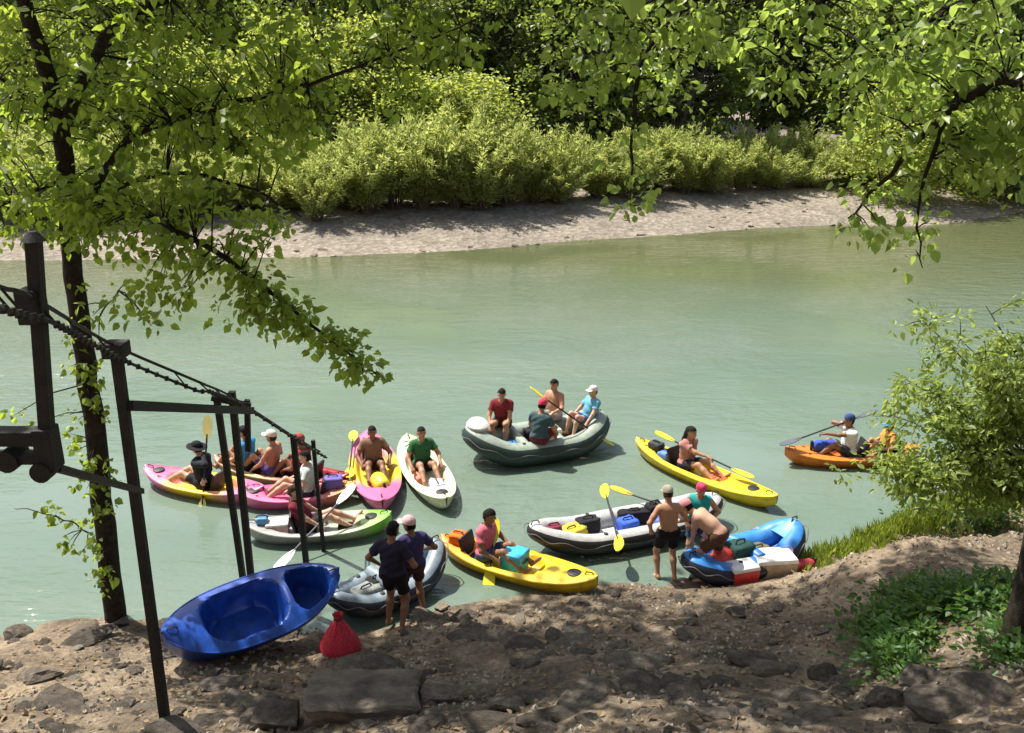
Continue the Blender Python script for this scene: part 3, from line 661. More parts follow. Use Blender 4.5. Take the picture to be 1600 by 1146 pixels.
MB().beam(at_y(330, 622, yB + .3), at_y(392, 634, yB + .45), .07, .07).build('crossbeam', M['steel'], br, False)
rail_px = [(-120, 400, 3.6), (0, 449, 4.9), (55, 468, yP), (180, 541, yA), (310, 597, 9.3), (365, 622, yB), (460, 683, yD - .3), (500, 706, yD + .6)]
rail_pt = [at_y(*q) for q in rail_px]
up = smooth_chain(rail_pt, 6); lo = [p + Vector((.10, .02, -.17 * (1 if k < 24 else .7))) for k, p in enumerate(up)]
lo2 = [p + Vector((.13, 0, -.02)) for p in up]
for q in (up, lo): MB().tube(q, .015, 6).build('rail', M['steel'], br)
for i in range(1, len(rail_pt)):
    n = int((rail_pt[i] - rail_pt[i - 1]).length / .17)
    for k in range(n):
        t = (i - 1 + k / n) / (len(rail_pt) - 1); a, b, c = lerp_chain(up, t), lerp_chain(lo, t), lerp_chain(lo2, t)
        if k % 6 == 0: MB().tube([a, b], .009, 5).build('hanger', M['steel'], br)
        MB().tube([b - Vector((0, 0, .022)), b + Vector((0, 0, .022))], .022, 6).build('chain_link', M['steel'], br)

# ------------------------------------------------------------------ people: one blended surface from a posed skeleton
def surface_nets(Fd, o, h):
    s = Fd < 0; nx, ny, nz = Fd.shape
    cs = [s[a:nx - 1 + a, b:ny - 1 + b, c:nz - 1 + c] for a in (0, 1) for b in (0, 1) for c in (0, 1)]
    tot = sum(c.astype(np.int8) for c in cs); act = (tot > 0) & (tot < 8); I = np.argwhere(act)
    idx = -np.ones(act.shape, np.int64); idx[act] = np.arange(len(I))
    acc_ = np.zeros((len(I), 3)); cnt = np.zeros(len(I)); corners = [(a, b, c) for a in (0, 1) for b in (0, 1) for c in (0, 1)]
    for p in corners:
        for ax in range(3):
            if p[ax]: continue
            q = list(p); q[ax] = 1
            f0 = Fd[I[:, 0] + p[0], I[:, 1] + p[1], I[:, 2] + p[2]]; f1 = Fd[I[:, 0] + q[0], I[:, 1] + q[1], I[:, 2] + q[2]]
            x = (f0 < 0) != (f1 < 0); t = np.where(x, f0 / np.where(x, f0 - f1, 1), 0)
            pos = np.array(p, float)[None].repeat(len(I), 0); pos[:, ax] += t
            acc_ += pos * x[:, None]; cnt += x
    V = o + (I + acc_ / cnt[:, None]) * h; Q = []
    for ax in range(3):
        b, c = [(1, 2), (2, 0), (0, 1)][ax]; sl0 = [slice(None)] * 3; sl1 = [slice(None)] * 3; sl0[ax] = slice(0, -1); sl1[ax] = slice(1, None)
        ch = s[tuple(sl0)] != s[tuple(sl1)]; E = np.argwhere(ch); E = E[(E[:, b] > 0) & (E[:, c] > 0) & (E[:, b] < Fd.shape[b] - 1) & (E[:, c] < Fd.shape[c] - 1)]
        def g(db, dc): K = E.copy(); K[:, b] -= db; K[:, c] -= dc; return idx[K[:, 0], K[:, 1], K[:, 2]]
        q = np.stack([g(1, 1), g(0, 1), g(0, 0), g(1, 0)], 1); flip = ~s[tuple(sl0)][E[:, 0], E[:, 1], E[:, 2]]
        q[flip] = q[flip][:, ::-1]; Q.append(q)
    return V, np.concatenate(Q)
def ik(a, b, l1, l2, pole):
    a, b = Vector(a), Vector(b); d = b - a; L = d.length
    if L > (l1 + l2) * .995: b = a + d * ((l1 + l2) * .995 / L); d = b - a; L = d.length
    L = max(L, abs(l1 - l2) + .02); n = d.normalized(); x = (l1 * l1 - l2 * l2 + L * L) / (2 * L); r = math.sqrt(max(0, l1 * l1 - x * x))
    p = Vector(pole); p = p - n * p.dot(n); p.normalize(); return a + n * x + p * r, b
SKIN = [plain('skin_tan', (0.42, 0.22, 0.13), .5, .35, .08), plain('skin_fair', (0.55, 0.32, 0.22), .5, .35, .08), plain('skin_brown', (0.24, 0.12, 0.07), .5, .35, .08)]
HAIR = [plain('hair_black', (0.010, 0.008, 0.007), .75, .2, .3, 40, .6), plain('hair_brown', (0.05, 0.028, 0.015), .75, .2, .3, 40, .6)]
EYE = plain('eye_dark', (0.01, 0.008, 0.006), .2); LIP = plain('lip', (0.32, 0.10, 0.08), .5)
CL = {}
def cloth(col):
    if col not in CL: CL[col] = plain('fabric', col, .85, .2, .15, 18, .25)
    return CL[col]
_eye = None
def person(label, loc, heading, hands=None, feet=None, lean=0, head=(0, 0), shirt=None, shorts=(0.03, 0.03, 0.05), skin=0, hair=0, long_hair=False, cap=None, brim='front', sleeves='short', size=1.0, tank=False, bow=0, group=None, h=.0165, grip=True, vest=None, shoes=None):
    """origin = middle of the pelvis; +x is forward. hands / feet are world points or local tuples"""
    global _eye
    t = thing('person', label, 'person', loc, heading, group); t.scale = (size,) * 3
    Mi = (Matrix.Translation(loc) @ Matrix.Rotation(heading, 4, 'Z') @ Matrix.Scale(size, 4)).inverted()
    loca = lambda p: (Mi @ p) if isinstance(p, Vector) else Vector(p)
    rot = Matrix.Rotation(R(lean), 3, 'Y'); rot2 = Matrix.Rotation(R(lean + bow), 3, 'Y')
    sp = rot @ Vector((0, 0, .20)); up_ = lambda v: sp + rot2 @ (Vector(v) - Vector((0, 0, .20)))
    hrot = Matrix.Rotation(R(head[0]), 3, 'Z') @ Matrix.Rotation(R(head[1]), 3, 'Y')
    neck = up_((0.0, 0, .52)); hc = neck + rot2 @ Vector((.015, 0, .06)) + hrot @ Vector((.025, 0, .085)); hd = lambda v: hc + hrot @ Vector(v)
    prims = []
    def cap_(a, b, ra, rb, tg, k=.03): prims.append(('c', Vector(a), Vector(b), ra, rb, tg, k))
    def ell(c, r, m, tg, k=.03): prims.append(('e', Vector(c), Vector(r), m, None, tg, k))
    cap_((0, .075, .0), (0, -.075, .0), .115, .115, 'pelvis', .05); cap_((0, 0, .04), sp, .125, .12, 'pelvis', .06)
    cap_(sp + rot @ Vector((0, .035, 0)), up_((.0, .06, .36)), .115, .115, 'torso', .06); cap_(sp + rot @ Vector((0, -.035, 0)), up_((0, -.06, .36)), .115, .115, 'torso', .06)
    cap_(up_((-.01, .135, .435)), up_((-.01, -.135, .435)), .07, .07, 'torso' if not tank else 'torso', .06)
    cap_(up_((-.005, 0, .46)), hc + hrot @ Vector((-.02, 0, -.05)), .058, .052, 'neck', .03)
    ell(hc, (.098, .076, .115), hrot, 'head', .02); cap_(hd((.03, 0, -.075)), hd((.062, 0, -.088)), .045, .032, 'face', .03)
    cap_(hd((.092, 0, .012)), hd((.112, 0, -.022)), .010, .016, 'face', .012)
    for s_ in (1, -1): ell(hd((-.005, s_ * .078, -.005)), (.022, .012, .032), hrot, 'face', .008)
    if long_hair: cap_(hd((-.05, 0, .03)), up_((-.12, 0, .42)), .075, .05, 'hair', .03)
    hands = hands or [(.30, .25, .10), (.30, -.25, .10)]; feet = feet or [(.75, .16, -.05), (.75, -.16, -.05)]
    hp = []
    for i, s_ in enumerate((1, -1)):
        sh = up_((-.01, s_ * .175, .43)); tgt = loca(hands[i]); dirv = (tgt - sh).normalized(); wr = tgt - dirv * .06
        el, wr = ik(sh, wr, .285, .25, (-.45, s_ * .75, -.55)); m1 = sh.lerp(el, .55)
        cap_(sh, m1, .056, .05, 'sleeve'); cap_(m1, el, .049, .043, 'arm2'); cap_(el, wr, .043, .029, 'fore')
        d = (wr - el).normalized(); sd = d.cross(Vector((0, 0, 1))); sd = sd.normalized() if sd.length > .1 else Vector((0, 1, 0)); nr = sd.cross(d)
        if grip: d = (d + nr * -.15).normalized()
        pc = wr + d * .085; cap_(wr + d * .02 + sd * .016, pc + sd * .022, .023, .02, 'hand', .015); cap_(wr + d * .02 - sd * .016, pc - sd * .022, .023, .02, 'hand', .015)
        for j, (o_, l_) in enumerate(((-.034, .062), (-.012, .075), (.012, .070), (.034, .055))):
            f0 = pc + sd * o_; f1 = f0 + (d * .75 - nr * .5 * (1 if grip else .3)) * l_ * .6; f2 = f1 + (d * .1 - nr if grip else d * .9 - nr * .3) * l_ * .5
            cap_(f0, f1, .0125, .012, 'hand', .004); cap_(f1, f2, .012, .0105, 'hand', .004)
        th = wr + d * .035 + sd * s_ * .03; cap_(th, th + (sd * s_ * .7 + d * .6 - nr * .4).normalized() * .055, .015, .011, 'hand', .006); hp.append(pc)
        hip = Vector((0, s_ * .09, -.02)); ft = loca(feet[i]); ank = ft + Vector((0, 0, .08))
        kn, ank = ik(hip, ank, .43, .42, (1, s_ * .12, .7) if lean < 60 else (1, 0, .1)); m2 = hip.lerp(kn, .62)
        cap_(hip, m2, .09, .072, 'thigh', .05); cap_(m2, kn, .070, .056, 'thigh2'); cap_(kn, kn.lerp(ank, .35), .052, .055, 'shin'); cap_(kn.lerp(ank, .35), ank, .055, .036, 'shin')
        sn = (ank - kn).normalized(); fd = (Vector((1, s_ * .12, 0)) - sn * sn.x * .9)
        fd = fd.normalized(); cap_(ank + sn * .035 - fd * .03, ank + sn * .045 + fd * .13, .036, .028, 'foot'); cap_(ank + sn * .05 + fd * .12, ank + sn * .05 + fd * .175, .03, .022, 'foot', .01)
    ext = []
    for p in prims:
        if p[0] == 'c': ext += [p[1] - Vector((p[3],) * 3), p[1] + Vector((p[3],) * 3), p[2] - Vector((p[4],) * 3), p[2] + Vector((p[4],) * 3)]
        else: ext += [p[1] - Vector((.13,) * 3), p[1] + Vector((.13,) * 3)]
    E = np.array(ext); o = E.min(0) - 2.5 * h; dim = np.ceil((E.max(0) + 2.5 * h - o) / h).astype(int) + 1
    Fd = np.full(dim, .2); gx = [o[a] + np.arange(dim[a]) * h for a in range(3)]
    def dist(p, X):
        if p[0] == 'c':
            a, b = np.array(p[1]), np.array(p[2]); ab = b - a; tt = np.clip(((X - a) @ ab) / max(1e-9, ab @ ab), 0, 1)
            return np.linalg.norm(X - a - tt[..., None] * ab, axis=-1) - (p[3] + (p[4] - p[3]) * tt)
        m = np.array(p[3]); q = (X - np.array(p[1])) @ m; r = np.array(p[2]); k0 = np.linalg.norm(q / r, axis=-1); k1 = np.linalg.norm(q / (r * r), axis=-1)
        return k0 * (k0 - 1) / (k1 + 1e-9)
    for p in prims:
        if p[0] == 'c': mn = np.minimum(np.array(p[1]), np.array(p[2])) - max(p[3], p[4]); mx = np.maximum(np.array(p[1]), np.array(p[2])) + max(p[3], p[4])
        else: mn = np.array(p[1]) - .12; mx = np.array(p[1]) + .12
        i0 = np.maximum(0, ((mn - o) / h - 4).astype(int)); i1 = np.minimum(dim, ((mx - o) / h + 5).astype(int)); sl = tuple(slice(a, b) for a, b in zip(i0, i1))
        X = np.stack(np.meshgrid(*[gx[a][sl[a]] for a in range(3)], indexing='ij'), -1); d = dist(p, X); k = p[6]; f = Fd[sl]
        hh = np.maximum(k - np.abs(d - f), 0) / k; Fd[sl] = np.minimum(d, f) - hh * hh * k * .25
    V, Q = surface_nets(Fd, o, h)
    D = np.stack([dist(p, V) for p in prims]); tg = np.array([p[5] for p in prims])[D.argmin(0)]
    body = link('body', mesh_np('body', V, Q, SKIN[skin]), t)
    a = V[Q[:, 1]] - V[Q[:, 0]]; b = V[Q[:, 3]] - V[Q[:, 0]]; fn = np.cross(a, b); N = np.zeros_like(V)
    for k in range(4): np.add.at(N, Q[:, k], fn)
    N /= np.linalg.norm(N, axis=1, keepdims=True) + 1e-12
    def shell(name, sel, off, mat, wav=.004):
        keep = sel[Q].sum(1) >= 3; q = Q[keep]
        if not len(q): return
        u, inv = np.unique(q, return_inverse=True); W = V[u]; wv_ = wav * np.sin(W[:, 2] * 47 + W[:, 1] * 31 + W[:, 0] * 23)
        return link(name, mesh_np(name, W + N[u] * (off + wv_)[:, None], inv.reshape(-1, 4), mat), t)
    if shirt:
        tags = {'torso'} | ({'sleeve'} if sleeves != 'none' else set()) | ({'arm2', 'fore'} if sleeves == 'long' else set())
        sel = np.isin(tg, list(tags)) | ((tg == 'pelvis') & (V[:, 2] > .03))
        shell('shirt', sel, .016, cloth(shirt))
    if vest: shell('life_jacket', tg == 'torso', .045, cloth(vest), .002)
    if shorts: shell('shorts', np.isin(tg, ['pelvis', 'thigh']) & ~((tg == 'pelvis') & (V[:, 2] > .09)), .014 if shirt else .012, cloth(shorts))
    if shoes: shell('shoe', tg == 'foot', .008, cloth(shoes), 0)
    loc_h = (V - np.array(hc)) @ np.array(hrot)
    hs = ((tg == 'head') & ((loc_h[:, 2] > .045) | (loc_h[:, 0] < -.01)) & (loc_h[:, 2] > -.06)) | (tg == 'hair')
    shell('hair', hs, .014, HAIR[hair], .003)
    if _eye is None:
        e = MB(); e.lathe([(.002, -.009), (.008, -.004), (.009, 0), (.008, .004), (.002, .009)], 8); eo = e.build('eye', EYE); m = MB(); m.box((.008, .042, .010)); mo = m.build('mouth', LIP, bevel=.003); _eye = (eo.data, mo.data)
        bpy.data.objects.remove(eo); bpy.data.objects.remove(mo)
    for s_ in (1, -1): e = link('eye', _eye[0], body); e.location = hd((.088, s_ * .032, .018))
    mo = link('mouth', _eye[1], body); mo.location = hd((.094, 0, -.062)); mo.rotation_euler = hrot.to_euler()
    if cap:
        mb = MB(); n = 14; prof = [(.118, -.0), (.114, .035), (.095, .075), (.06, .098), (.012, .108)]
        mb.lathe(prof, n, (0, 0, .035), .98, .80)
        if brim == 'front':
            vs = []; 
            for k in range(9):
                a_ = -1.15 + 2.3 * k / 8; vs += [(.105 * math.cos(a_), .088 * math.sin(a_), .045), (.085 + .115 * math.cos(a_ * .9), .09 * math.sin(a_), .030 - .012 * abs(a_))]
            mb.add(vs, [(2 * k, 2 * k + 1, 2 * k + 3, 2 * k + 2) for k in range(8)])
        elif brim == 'wide': mb.lathe([(.11, .012), (.20, -.004), (.20, .002), (.112, .022)], n, (0, 0, .03), 1, .92)
        co = mb.build('cap', cloth(cap), t); co.location = hc; co.rotation_euler = (hrot @ Matrix.Rotation(R(-8), 3, 'Y')).to_euler()
    return t

# ------------------------------------------------------------------ boats
def plastic(name, col, rough=.36): return plain(name, col, rough, .5, .10, 3)
def twotone(name, stops):
    m, nt, b = newmat(name); tc = nt.nodes.new('ShaderNodeTexCoord'); sx = nt.nodes.new('ShaderNodeSeparateXYZ'); nt.links.new(tc.outputs['Object'], sx.inputs[0])
    n = noise_node(nt, 2.5, 3); ad = nt.nodes.new('ShaderNodeMath'); ad.operation = 'MULTIPLY_ADD'; ad.inputs[1].default_value = .5; nt.links.new(n.outputs[0], ad.inputs[0]); nt.links.new(sx.outputs[0], ad.inputs[2])
    mr = nt.nodes.new('ShaderNodeMapRange'); mr.inputs[1].default_value = -1.5; mr.inputs[2].default_value = 2.0; nt.links.new(ad.outputs[0], mr.inputs[0])
    r = ramp(nt, stops); nt.links.new(mr.outputs[0], r.inputs[0]); b.inputs['Roughness'].default_value = .36
    g = noise_node(nt, 11, 8, .7, stretch=(.35, 1, 1)); rg = ramp(nt, [(.34, (.62, .58, .52)), (.55, (1, 1, 1))]); nt.links.new(g.outputs[0], rg.inputs[0])
    mx = nt.nodes.new('ShaderNodeMix'); mx.data_type = 'RGBA'; mx.blend_type = 'MULTIPLY'; mx.inputs[0].default_value = .8; nt.links.new(r.outputs[0], mx.inputs[6]); nt.links.new(rg.outputs[0], mx.inputs[7]); nt.links.new(mx.outputs[2], b.inputs['Base Color'])
    rr = ramp(nt, [(.3, (.6,) * 3), (.7, (.3,) * 3)]); nt.links.new(g.outputs[0], rr.inputs[0]); nt.links.new(rr.outputs[0], b.inputs['Roughness']); return m
BLACK = plain('black_rubber', (.012, .012, .014), .55); GREY = plain('grey_webbing', (.12, .12, .13), .8)
def kayak(label, p0, p1, mat, W=.78, H=.30, wells=((-.42, .10, .62, .16), (.18, .62, .62, .16)), seats=(-.36,), hatch=(.78,), name='kayak', z=-.09, deckmat=None, group=None, seatmat=None, blunt=2.4, sheer=.42, crown=.05):
    """p0 = stern, p1 = bow (world points of the two ends)"""
    p0, p1 = Vector(p0), Vector(p1); d = p1 - p0; L = math.hypot(d.x, d.y); c = (p0 + p1) / 2
    t = thing(name, label, 'kayak', (c.x, c.y, z), math.atan2(d.y, d.x), group)
    hw = lambda u: W / 2 * max(0.0, 1 - abs(u) ** blunt) ** .72 + .015
    zs = lambda u: H * (1 + sheer * abs(u) ** 3); zk = lambda u: .92 * H * abs(u) ** 6
    def zd(u, v):
        z_ = zs(u) + crown * (1 - v * v) * (1 - .4 * abs(u))
        for (a, b, w, dp) in wells:
            e_ = (abs((u - (a + b) / 2) / ((b - a) / 2 + .04)) ** 3.2 + abs(v / (w + .06)) ** 3.2) ** (1 / 3.2); k = 1 - sstep(.80, 1.06, e_); z_ -= dp * k
        return z_
    N, K = 84, 12; hull = MB(); deck = MB(); us = [-1 + 2 * i / N for i in range(N + 1)]
    vh = [(u * L / 2, hw(u) * v, zk(u) + (zs(u) - zk(u)) * abs(v) ** 2.8) for u in us for v in np.linspace(-1, 1, 15)]
    hull.add(vh, [(i * 15 + j, i * 15 + j + 1, i * 15 + 16 + j, i * 15 + 15 + j)[::-1] for i in range(N) for j in range(14)])
    q = 29; vd = [(u * L / 2, hw(u) * v * 1.0, zd(u, v)) for u in us for v in np.linspace(-1, 1, q)]
    deck.add(vd, [(i * q + j, i * q + j + 1, i * q + q + 1 + j, i * q + q + j)[::-1] for i in range(N) for j in range(q - 1)])
    hull.build('hull', mat, t); dk = deck.build('deck', deckmat or mat, t)
    rim = [(u * L / 2, hw(u) * 1.005, zs(u) - .004) for u in us[1:-1]] + [(u * L / 2, -hw(u) * 1.005, zs(u) - .004) for u in us[::-1][1:-1]]
    MB().tube(rim, .014, 6, closed=True).build('rub_rail', mat, t)
    for s_ in (-1, 1):
        x = s_ * L / 2 * .9; zz = zd(s_ * .9, 0); MB().tube([(x - .07 * s_, 0, zz - .01), (x - .05 * s_, 0, zz + .035), (x + .05 * s_, 0, zz + .045), (x + .07 * s_, 0, zz - .005)], .010, 6).build('carry_handle', BLACK, dk)
    sm = seatmat or BLACK
    for u in seats:
        zz = zd(u + .06, 0); x = u * L / 2
        m = MB(); m.box((.36, .38, .04), (x + .0, 0, zz + .025)); st_ = m.build('seat', sm, t, bevel=.012)
        m = MB(); m.box((.05, .40, .34), (x - .20, 0, zz + .22), Matrix.Rotation(R(-14), 3, 'Y')); m.build('backrest', sm, st_, bevel=.02)
    for u in hatch:
        m = MB(); m.lathe([(.11, 0), (.11, .018), (.09, .026), (.01, .028)], 18, (u * L / 2, 0, zd(u, 0) - .004)); m.build('hatch_cover', BLACK, dk)
    if name == 'kayak' and hatch is not None and seats:
        for u in (-.74,):
            q = [(u - .07, -.5), (u + .07, .5), (u - .07, .5), (u + .07, -.5)]
            MB().tube([(a_ * L / 2, hw(a_) * v_, zd(a_, v_) + .012) for a_, v_ in q], .007, 5).build('bungee_cord', BLACK, dk)
    rz = math.atan2(d.y, d.x)
    def on(u, v=0, dz=0):
        x, y = u * L / 2, hw(u) * v; return Vector((c.x + x * math.cos(rz) - y * math.sin(rz), c.y + x * math.sin(rz) + y * math.cos(rz), z + zd(u, v) + dz))
    return t, on, rz
def paddle(label, a, b, L=2.15, col=(.72, .62, .03), group=None, shaft=None, roll=0):
    """a, b: two world points along the shaft; the paddle is centred between them"""
    a, b = Vector(a), Vector(b); d = (b - a).normalized(); c = (a + b) / 2
    t = thing('paddle', label, 'paddle', c, 0, group); t.rotation_mode = 'QUATERNION'; t.rotation_quaternion = d.to_track_quat('X', 'Z') @ Matrix.Rotation(roll, 4, 'X').to_quaternion()
    MB().tube([(-L / 2 + .35, 0, 0), (L / 2 - .35, 0, 0)], .017, 8).build('shaft', shaft or BLACK, t)
    bm_ = plastic('paddle_blade', col, .4)
    for s_ in (-1, 1):
        pr = [(0, .02), (.06, .05), (.16, .085), (.30, .095), (.40, .08), (.46, .04), (.47, 0)]; vs = []
        for sd in (1, -1):
            for x, y in pr: vs += [(s_ * (L / 2 - .47 + x), y * sd, .008 + .02 * (x / .47) ** 2), (s_ * (L / 2 - .47 + x), y * sd, -.004 + .02 * (x / .47) ** 2)]
        n = len(pr); m = MB(); fs = []
        for k in range(n - 1):
            a0, b0 = 2 * k, 2 * n + 2 * k
            fs += [(a0, a0 + 2, b0 + 2, b0), (a0 + 1, b0 + 1, b0 + 3, a0 + 3), (a0, a0 + 1, a0 + 3, a0 + 2), (b0, b0 + 2, b0 + 3, b0 + 1)]
        m.add(vs, fs); m.build('blade', bm_, t)
    return t
def inflatable(label, p0, p1, W=1.1, r=.19, mats=None, floor=None, rise=(.30, .30), point=2.0, thwarts=(-.2, .25), name='inflatable_raft', cat='raft', z=.06, deckends=None, logo=None, tilt=0):
    """p0 = stern, p1 = bow. two-tone tube: dark below, light on top"""
    p0, p1 = Vector(p0), Vector(p1); d = p1 - p0; L = math.hypot(d.x, d.y); c = (p0 + p1) / 2; rz = math.atan2(d.y, d.x)
    t = thing(name, label, cat, (c.x, c.y, z), rz); t.rotation_euler = (R(tilt), 0, rz)
    lx, ly = L / 2 - r, W / 2 - r; n = 72; path = []
    def hy(u): return ly * max(0, 1 - abs(u) ** point) ** .55
    def hz(u): return (rise[1] if u > 0 else rise[0]) * max(0, (abs(u) - .40) / .60) ** 1.8
    for k in range(n):
        a = 2 * math.pi * k / n; u = math.copysign(abs(math.cos(a)) ** .8, math.cos(a)); path.append(Vector((lx * u, math.copysign(hy(u), math.sin(a)) if abs(math.sin(a)) > 1e-6 else 0, r * .75 + hz(u))))
    vs = []; fs = []; S = 16; mb = MB()
    for i, p in enumerate(path):
        tn = (path[(i + 1) % n] - path[i - 1]); u_ = abs(p.x) / lx; rr = r * (1 - .25 * max(0, u_ - .8) / .2 * (1 if point < 3 else .3)); sd = Vector((tn.y, -tn.x, 0)).normalized(); up = sd.cross(tn.normalized()).normalized() * -1
        if up.z < 0: up = -up
        for k in range(S): a = 2 * math.pi * k / S; vs.append(p + (sd * math.cos(a) + up * math.sin(a)) * rr)
    o = 0
    for i in range(n):
        j = (i + 1) % n
        for k in range(S):
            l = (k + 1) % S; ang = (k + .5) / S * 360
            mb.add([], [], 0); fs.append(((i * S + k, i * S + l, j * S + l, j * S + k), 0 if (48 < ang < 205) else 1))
    mb.v = [tuple(v) for v in vs]; mb.f = [f for f, _ in fs]; mb.m = [m for _, m in fs]
    tubeo = mb.build('tube', mats, t)
    fl = MB(); us = np.linspace(-.94, .94, 25); vf = []
    for u in us:
        for v in np.linspace(-1, 1, 9): vf.append((lx * u, hy(u) * v * 1.0, .10 + hz(u) + .012 * math.cos(v * 9)))
    fl.add(vf, [(i * 9 + j, i * 9 + 9 + j, i * 9 + 10 + j, i * 9 + j + 1) for i in range(24) for j in range(8)]); fl.build('floor', floor, t)
    for u in thwarts:
        w = hy(u); m = MB(); m.tube([(lx * u, -w, .27), (lx * u, -w * .5, .28), (lx * u, w * .5, .28), (lx * u, w, .27)], .11, 12); m.build('thwart', [mats[0]], t)
    line = []
    for i, p in enumerate(path):
        tn = (path[(i + 1) % n] - path[i - 1]); sd = Vector((tn.y, -tn.x, 0)).normalized()
        if sd.dot(Vector((p.x * .3, p.y, 0))) < 0: sd = -sd
        line.append(p + sd * (r * .98) + Vector((0, 0, .04 - .035 * math.cos(i * math.pi / 3))))
    MB().tube(line, .009, 5, closed=True).build('grab_line', GREY, t)
    for s_ in (-1, 1):
        p = Vector((s_ * lx, 0, r * .75 + hz(s_) + r * .72)); MB().tube([p + Vector((-.08, -.02, 0)), p + Vector((-.05, 0, .06)), p + Vector((.05, 0, .06)), p + Vector((.08, .02, 0))], .011, 6).build('carry_handle', BLACK, tubeo)
    for s_ in (-1, 1):
        m = MB(); m.lathe([(.035, 0), (.035, .015), (.01, .02)], 10, (lx * .35, s_ * hy(.35), r * 1.74)); m.build('valve', BLACK, tubeo)
    if deckends:
        for s_ in (-1, 1):
            m = MB(); vv = []
            for u in np.linspace(.66, .97, 9):
                for v in np.linspace(-1, 1, 9): vv.append((s_ * lx * u, hy(u) * v, r * .75 + hz(s_ * u) + r * (.86 + .16 * (1 - v * v))))
            m.add(vv, [(i * 9 + j, i * 9 + 9 + j, i * 9 + 10 + j, i * 9 + j + 1) for i in range(8) for j in range(8)]); m.build('spray_deck', deckends, t)
    if logo:
        for sd in (-1, 1):
            for u in (-.55, .0, .55):
                m = MB(); vv = []
                for a in np.linspace(0, 2 * math.pi, 14, endpoint=False):
                    th = R(58) + .42 * math.sin(a); uu = u + .06 * math.cos(a); vv.append((lx * uu, sd * (hy(uu) + r * 1.018 * math.cos(th)), r * .75 + hz(uu) + r * 1.018 * math.sin(th)))
                m.add(vv, [tuple(range(14))]); m.build('round_logo', logo, t)
    def on(u, v=0, dz=0):
        x, y = u * lx, v * hy(u); zz = (.10 + hz(u)) if abs(v) < .7 else (r * .75 + hz(u) + r)
        return Vector((c.x + x * math.cos(rz) - y * math.sin(rz), c.y + x * math.sin(rz) + y * math.cos(rz), z + zz + dz))
    return t, on, rz

# ------------------------------------------------------------------ loose gear
def cooler(label, loc, rz, body, lid, s=(.52, .34, .34)):
    t = thing('cooler', label, 'cooler', loc, rz)
    m = MB(); m.box((s[0], s[1], s[2] * .8), (0, 0, s[2] * .4), taper=1.06); m.build('tub', body, t, bevel=.02)
    m = MB(); m.box((s[0] * 1.09, s[1] * 1.11, s[2] * .2), (0, 0, s[2] * .9), taper=.94); m.build('lid', lid, t, bevel=.018)
    for s_ in (-1, 1): MB().tube([(s_ * s[0] * .53, -.08, s[2] * .55), (s_ * s[0] * .60, -.06, s[2] * .6), (s_ * s[0] * .60, .06, s[2] * .6), (s_ * s[0] * .53, .08, s[2] * .55)], .011, 6).build('handle', BLACK, t)
    return t
def dry_bag(label, loc, rz, mat, r=.14, L=.5, upright=False):
    t = thing('dry_bag', label, 'bag', loc, rz); m = MB(); k = .94
    pr = [(.02, 0), (r * .9, .01), (r, .05), (r * 1.03, L * .4), (r * .97, L * .75), (r * .7, L * .88), (r * .3, L * .93), (r * .28, L * .95)]
    m.lathe(pr, 14); o = m.build('sack', mat, t); m = MB(); m.box((.22, .05, .05), (0, 0, L * .96)); b = m.build('rolled_top', BLACK, t, bevel=.012)
    m = MB(); m.tube([(r * 1.0, 0, L * .2), (r * 1.22, 0, L * .35), (r * 1.22, 0, L * .6), (r * .9, 0, L * .8)], .012, 6); c = m.build('strap', BLACK, t)
    if not upright:
        for q in (o, b, c): q.rotation_euler = (0, R(90), 0); q.location = (-L / 2, 0, r)
    return t
def soft_bag(label, loc, rz, mat, s=(.42, .26, .26), name='soft_bag'):
    t = thing(name, label, 'bag', loc, rz); bm = bmesh.new(); bmesh.ops.create_cube(bm, size=1); bmesh.ops.subdivide_edges(bm, edges=bm.edges[:], cuts=5, use_grid_fill=True)
    for v in bm.verts:
        q = v.co * 2; k = 1 - .16 * (abs(q.x) ** 4 + abs(q.y) ** 4 + abs(q.z) ** 4) / 3; v.co = Vector((v.co.x * s[0], v.co.y * s[1], v.co.z * s[2])) * k * (1 + .12 * noise.noise(v.co * 5 + Vector(loc))) + Vector((0, 0, s[2] * .47))
    me = bpy.data.meshes.new('pack'); bm.to_mesh(me); bm.free(); me.materials.append(mat); me.polygons.foreach_set('use_smooth', [True] * len(me.polygons)); link('pack', me, t)
    MB().tube([(-.1, 0, s[2] * .88), (-.07, 0, s[2] * 1.1), (.07, 0, s[2] * 1.1), (.1, 0, s[2] * .88)], .012, 6).build('strap', BLACK, t); return t

# ------------------------------------------------------------------ the flotilla
PINK, YEL, ORG = (.62, .13, .30), (.72, .50, .02), (.75, .20, .02)
mPY = twotone('pink_yellow_plastic', [(0, PINK), (.26, (.66, .17, .34)), (.40, YEL), (.60, YEL), (.74, PINK), (1, PINK)])
mPW = twotone('pink_orange_plastic', [(0, (.70, .45, .52)), (.22, PINK), (.42, (.66, .2, .32)), (.60, ORG), (.85, (.78, .46, .08)), (1, (.75, .3, .03))])
mRED = twotone('maroon_cream_plastic', [(0, (.3, .02, .03)), (.4, (.36, .03, .05)), (.62, (.62, .5, .25)), (1, (.3, .03, .04))])
mLIME = twotone('white_lime_plastic', [(0, (.30, .31, .31)), (.5, (.34, .35, .34)), (.68, (.45, .52, .35)), (.80, (.20, .55, .05)), (1, (.18, .5, .05))])
mCREAM = twotone('cream_green_plastic', [(0, (.50, .55, .33)), (.5, (.62, .63, .46)), (1, (.58, .62, .40))])
